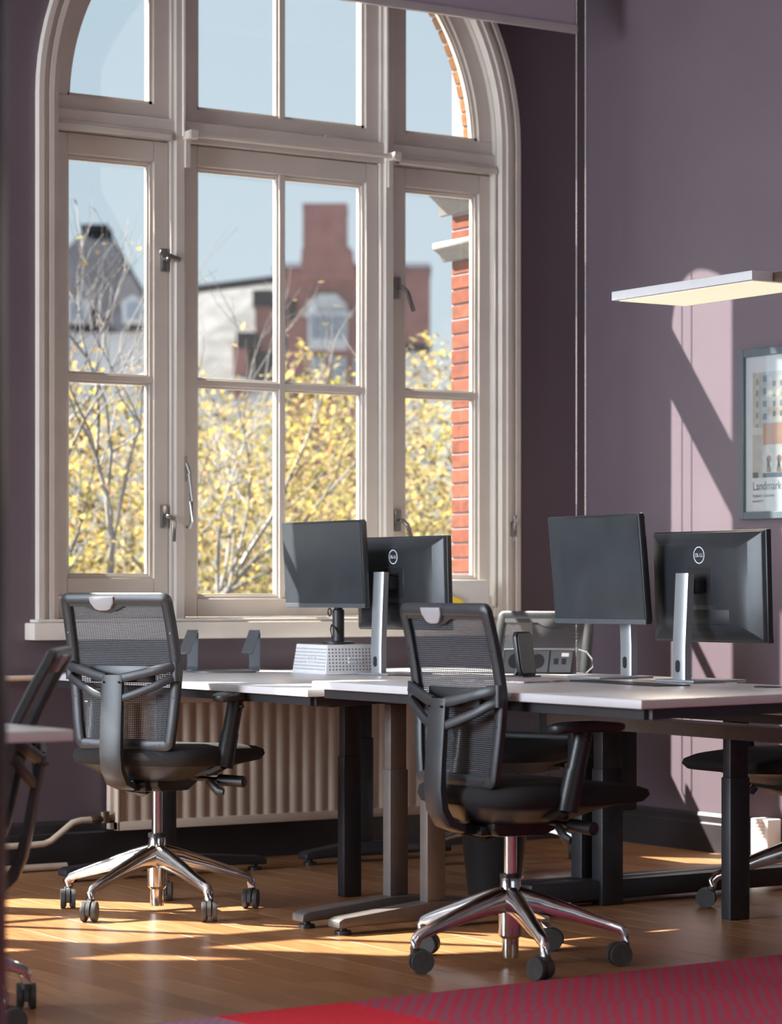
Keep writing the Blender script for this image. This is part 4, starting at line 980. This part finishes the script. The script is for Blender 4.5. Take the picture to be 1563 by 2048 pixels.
art(iu0+0.062, iu1, iz0+0.13, iz0+0.215, 'terracotta', (0.55, 0.28, 0.17), 3); art(iu0+0.062, iu1, iz0+0.0, iz0+0.13, 'palestone', (0.66, 0.63, 0.60), 3)
for k in range(5):
    u = iu0+0.082+k*0.062
    m_ = MB(); m_.prism([(-u, iz0+0.02), (-u-0.030, iz0+0.02)]+[(-(u+0.015)-0.015*math.cos(PI*(1-i/8)) , iz0+0.07+0.018*math.sin(PI*i/8)) for i in range(8, -1, -1)][::-1], -0.0112, -0.0096, 'x'); m_.build('print_patch', pcol('archdark', (0.30, 0.13, 0.09)), po, smooth=False)
art(iu0, iu0+0.035, iz0, iz0+0.022, 'green', (0.07, 0.11, 0.08), 5); art(iu0+0.06, iu1, iz0, iz0+0.018, 'slate', (0.10, 0.11, 0.15), 5)
TM = Matrix.Translation((-0.0106, -iu0, 0)) @ Matrix.Rotation(-PI/2, 4, 'Z') @ Matrix.Rotation(PI/2, 4, 'X')
for body, sz, zz in (('Landmark', 0.050, 0.116), ('England - Customer', 0.019, 0.088), ('REVIEWTS', 0.0125, 0.067)):
    Mt = Matrix.Translation((-0.0106, -iu0-(0.012 if zz < 0.08 else 0), zz)) @ Matrix.Rotation(-PI/2, 4, 'Z') @ Matrix.Rotation(PI/2, 4, 'X') @ Matrix.Scale(0.86, 4, (1, 0, 0))
    text_mesh('lettering', body, sz, 0.0003, M_ink, po, Mt)
MB().prism([(-iu0-0.004+0.0035*math.cos(2*PI*i/14), 0.0715+0.0045*math.sin(2*PI*i/14)) for i in range(14)], -0.0109, -0.0096, 'x').build('pin_mark', M_ink, po)
MB().box(-0.0140, -0.0128, -(PW-fw), -fw, fw, PH-fw).build('glazing', M_glass, po, smooth=False)

# ------------------------------------------------------------------ outside: ground, houses, trees
CXc, CYc = cam.location.x, cam.location.y
ct, st_ = math.cos(TH), math.sin(TH)
def world_at(X, D): return (CXc+X*ct+D*st_, CYc-X*st_+D*ct)
GZ = -5.5
g = MB().box(-120, 160, 0.6, 240, GZ-0.3, GZ).build('ground_outside', mat('asphalt', (0.16, 0.16, 0.17), 0.9, noise=0.2, nscale=0.5), smooth=False)
struct(g, 'grey street level far below the window', 'ground')
M_slate = mat('dark_slate', (0.0115, 0.0130, 0.0187), 0.9, spec=0.05, noise=0.25, nscale=1.2)
M_gslate = mat('pale_slate', (0.0540, 0.0554, 0.0576), 0.9, spec=0.1, noise=0.3, nscale=2.5)
M_fbrick = mat('far_red_brick', (0.17, 0.070, 0.066), 0.85, noise=0.18, nscale=2.0)
M_fwhite = mat('far_white_trim', (0.3360, 0.3520, 0.3760), 0.6, noise=0.05)
M_fglass = mat('far_window_glass', (0.16, 0.20, 0.25), 0.15, noise=0.1)
def building(name, label, px, D, rot=0.0):
    X = (px-781.5)*D/5300; x_, y_ = world_at(X, D)
    t = thing(name, label, 'building', (x_, y_, GZ), -TH+rot)
    return t, D/5300.0
def zat(py, D): return 1.06+(1185-py)*D/5300-GZ
D = 85.0; t, k = building('brick_house', 'red brick gabled house with a tall chimney stack beyond the trees', 650, D)
u = lambda px: (px-650)*k
zz = lambda py: zat(py, D)
MB().box(u(548), u(860), 0, 9, 0, zz(535)).build('facade', M_fbrick, t, smooth=False)
v_ = [(u(545), zz(535)), (u(863), zz(535)), (u(863), zz(533)), (u(720), zz(496)), (u(560), zz(490)), (u(545), zz(533))]
MB().prism([(-0.3, zz(537)), (4.5, zz(490)), (9.3, zz(537))], u(545), u(863), 'x').build('roof', M_slate, t, smooth=False)
# stepped gable and chimney
MB().prism([(u(600), zz(560)), (u(604), zz(500)), (u(612), zz(490)), (u(612), zz(412)), (u(694), zz(414)), (u(694), zz(492)), (u(706), zz(505)), (u(712), zz(560))], -0.4, 1.2, 'y').build('gable', M_fbrick, t, smooth=False)
MB().box(u(605), u(695), -0.405, 1.7, zz(416), zz(410)).build('chimney_cap', M_fbrick, t, smooth=False)
MB().box(u(606), u(612), -0.39, 1.6, zz(492), zz(414)).build('chimney_flue', M_fbrick, t, smooth=False)
b = MB(); b.prism([(u(616), zz(700)), (u(694), zz(700)), (u(694), zz(612)), (u(672), zz(590)), (u(640), zz(590)), (u(616), zz(606))], -0.35, 0.1, 'y'); wd = b.build('stone_window', M_fwhite, t, smooth=False)
for px0, px1 in ((622, 633), (637, 654), (658, 672), (676, 688)):
    for a, c_ in ((636, 655), (659, 680)): MB().box(u(px0), u(px1), -0.42, -0.3, zz(c_), zz(a)).build('window_pane', M_fglass, wd, smooth=False)
MB().box(u(606), u(704), -0.5, 0.05, zz(634), zz(627)).build('stone_ledge', M_fwhite, t, smooth=False)
for px0 in (620, 664, 708, 760): 
    wn = MB().box(u(px0), u(px0+28), -0.12, 0.05, zz(790), zz(715)).build('stone_window', M_fwhite, t, smooth=False); MB().box(u(px0+4), u(px0+24), -0.16, -0.1, zz(785), zz(720)).build('window_pane', M_fglass, wn, smooth=False)
wn = MB().box(u(578), u(592), -0.1, 0.05, zz(640), zz(600)).build('slit_window', M_slate, t, smooth=False)

D = 70.0; t, k = building('slate_roof_house', 'house with a broad pale slate roof left of the brick gable', 465, D)
u = lambda px: (px-465)*k
zz = lambda py: zat(py, D)
MB().box(u(300), u(548), 0, 8, 0, zz(760)).build('facade', M_fwhite, t, smooth=False)
b = MB(); b.add([(u(290), -0.6, zz(765)), (u(556), -0.6, zz(765)), (u(556), 4.0, zz(523)), (u(290), 4.0, zz(556)), (u(290), 9, zz(765)), (u(556), 9, zz(765))], [(0, 1, 2, 3), (3, 2, 5, 4), (0, 3, 4), (1, 5, 2), (0, 4, 5, 1)]); b.build('roof', M_gslate, t, smooth=False)
MB().sweep([(u(290), 4.0, zz(554)), (u(556), 4.0, zz(521))], [(-0.12, -0.1), (0.12, -0.1), (0.12, 0.1), (-0.12, 0.1)]).build('ridge', M_slate, t, smooth=False)
c1 = MB().box(u(508), u(540), 0.4, 2.0, zz(700), zz(590)).build('chimney', M_fbrick, t, smooth=False); MB().box(u(504), u(545), 0.2, 2.2, zz(610), zz(578)).build('chimney_pot', M_slate, c1, smooth=False)
c1 = MB().box(u(468), u(495), -0.4, 0.8, zz(800), zz(690)).build('chimney', M_fbrick, t, smooth=False); MB().box(u(474), u(518), -0.5, 0.8, zz(700), zz(668)).build('chimney_pot', M_slate, c1, smooth=False)

D = 60.0; t, k = building('steep_roof_house', 'house with a steep dark pointed roof at the left pane', 200, D)
u = lambda px: (px-200)*k
zz = lambda py: zat(py, D)
MB().box(u(20), u(318), 0, 6, 0, zz(660)).build('facade', M_fwhite, t, smooth=False)
b = MB(); b.add([(u(-10), -0.3, zz(665)), (u(325), -0.3, zz(665)), (u(325), 6.3, zz(665)), (u(-10), 6.3, zz(665)), (u(143), 2.5, zz(428)), (u(190), 2.5, zz(428)), (u(190), 3.4, zz(428)), (u(143), 3.4, zz(428))],
    [(0, 1, 5, 4), (1, 2, 6, 5), (2, 3, 7, 6), (3, 0, 4, 7), (4, 5, 6, 7), (0, 3, 2, 1)]); b.build('roof', M_slate, t, smooth=False)
MB().box(u(138), u(192), 2.3, 3.6, zz(432), zz(420)).build('roof_cap', M_slate, t, smooth=False)
for px0 in (150, 262):
    dm = MB().prism([(u(px0-12), zz(650)), (u(px0+30), zz(650)), (u(px0+30), zz(608)), (u(px0+9), zz(596)), (u(px0-12), zz(608))], -0.6, 1.2, 'y').build('dormer', M_fwhite, t, smooth=False); MB().box(u(px0-4), u(px0+22), -0.66, -0.55, zz(645), zz(612)).build('window_pane', M_fglass, dm, smooth=False)
c1 = MB().box(u(288), u(320), 3.0, 4.4, zz(700), zz(505)).build('chimney', M_fbrick, t, smooth=False)

D = 60.0; t, k = building('flat_roof_house', 'low grey house with a dark roof behind the right pane trees', 850, D)
u = lambda px: (px-850)*k
zz = lambda py: zat(py, D)
MB().box(u(760), u(858), 0, 6, 0, zz(705)).build('facade', M_fwhite, t, smooth=False); MB().box(u(757), u(861), -0.2, 6.2, zz(705), zz(688)).build('roof', M_slate, t, smooth=False)

def tree(label, px, D, seed, top_py, crown, nleaf, leafs, branch_n, weights, mass_top, thick=0.05, blen=0.72):
    rnd = random.Random(seed)
    X = (px-781.5)*D/5300; x_, y_ = world_at(X, D)
    t = thing('street_tree', label, 'tree', (x_, y_, GZ), -TH, 'trees outside the window')
    zt = zat(top_py, D); zm = zat(mass_top, D)
    br = MB(); tips = []
    def grow(p, d, ln, r, lev):
        pts = [p]; sc = [r]
        n = 4
        for i in range(n):
            d = (d+Vector((rnd.uniform(-.28, .28), rnd.uniform(-.28, .28), rnd.uniform(-.12, .22)))).normalized()
            p = p+d*ln/n; pts.append(p); sc.append(r*(1-0.5*(i+1)/n))
            if lev < 4 and i >= 1 and rnd.random() < 0.75 and p.z < zt:
                nd = (d+Vector((rnd.uniform(-1, 1), rnd.uniform(-1, 1), rnd.uniform(-.3, .5)))*0.85).normalized()
                grow(p, nd, ln*rnd.uniform(.45, .7), sc[-1]*0.65, lev+1)
        br.tube(pts, 1.0, 6, [(s_, s_) for s_ in sc]); tips.append(p)
        if lev < 4 and p.z < zt:
            for _ in range(2): grow(p, (d+Vector((rnd.uniform(-.7, .7), rnd.uniform(-.7, .7), rnd.uniform(-.2, .5)))).normalized(), ln*0.62, sc[-1]*0.8, lev+1)
    z0 = zm-crown*1.7
    br.tube([(0, 0, 0), (0.05, 0, z0*0.5), (0, 0.05, z0)], thick*2.4, 8, [1.2, 1, 0.8])
    for k_ in range(branch_n):
        a = 2*PI*k_/branch_n+rnd.uniform(-.4, .4)
        grow(Vector((0, 0.05, z0-rnd.uniform(0, 0.4))), Vector((math.cos(a)*0.8, math.sin(a)*0.5, 0.85)).normalized(), crown*blen, thick, 1)
    br.build('branches', M_bark, t)
    lf = MB()
    cz = zm-crown*1.05
    for i in range(nleaf):
        while True:
            q = Vector((rnd.uniform(-1, 1), rnd.uniform(-1, 1), rnd.uniform(-1, 1)))
            if q.length < 1: break
        if i % 9 == 0 and tips: p = tips[rnd.randrange(len(tips))]+q*0.15
        if i % 9 == 0 and tips and (p.z < zm+0.15 or (blen > 1 and i % 27 == 0)): pass
        else:
            p = Vector((q.x*crown*1.5, q.y*crown*0.8, cz+q.z*crown*1.15))
            p.z += 0.25*math.sin(p.x*3.1+seed)+0.15*math.sin(p.x*7.3)
        s_ = leafs*rnd.uniform(.6, 1.3)
        Mr = Matrix.Translation(p) @ Matrix.Rotation(rnd.uniform(0, 2*PI), 4, 'Z') @ Matrix.Rotation(rnd.uniform(-1.2, 1.2), 4, 'X')
        r_ = rnd.random(); mi = 0
        for j, w_ in enumerate(weights):
            if r_ < w_: mi = j; break
            r_ -= w_
        lf.add([(-s_*.1, -s_*.6, 0), (s_*.45, -s_*.05, s_*.1), (0, s_*.6, 0), (-s_*.45, s_*.05, s_*.1)], [(0, 1, 2, 3)], mi, Mr)
    me = bpy.data.meshes.new('foliage'); me.from_pydata(lf.v, [], lf.f)
    for m_ in M_leaves: me.materials.append(m_)
    me.polygons.foreach_set('material_index', lf.mi)
    o = bpy.data.objects.new('foliage', me); C.objects.link(o); o.parent = t; o['kind'] = 'stuff'
    return t
tree('bare branched tree with pale limbs outside the left pane', 170, 15.5, 3, 330, 1.5, 4200, 0.042, 7, (0.40, 0.2, 0.26, 0.1, 0.04), 730, 0.036, 1.15)
tree('yellow leaved tree behind the left and middle panes', 330, 20, 11, 760, 2.3, 52000, 0.046, 5, (0.36, 0.30, 0.26, 0.08, 0.0), 815, 0.04, 0.55)
tree('dense yellow green tree outside the middle of the window', 560, 18, 5, 750, 2.2, 52000, 0.042, 5, (0.36, 0.28, 0.29, 0.07, 0.0), 795, 0.04, 0.55)
tree('yellow tree seen through the right pane', 850, 23, 8, 740, 2.6, 42000, 0.053, 5, (0.40, 0.26, 0.27, 0.07, 0.0), 805, 0.04, 0.55)
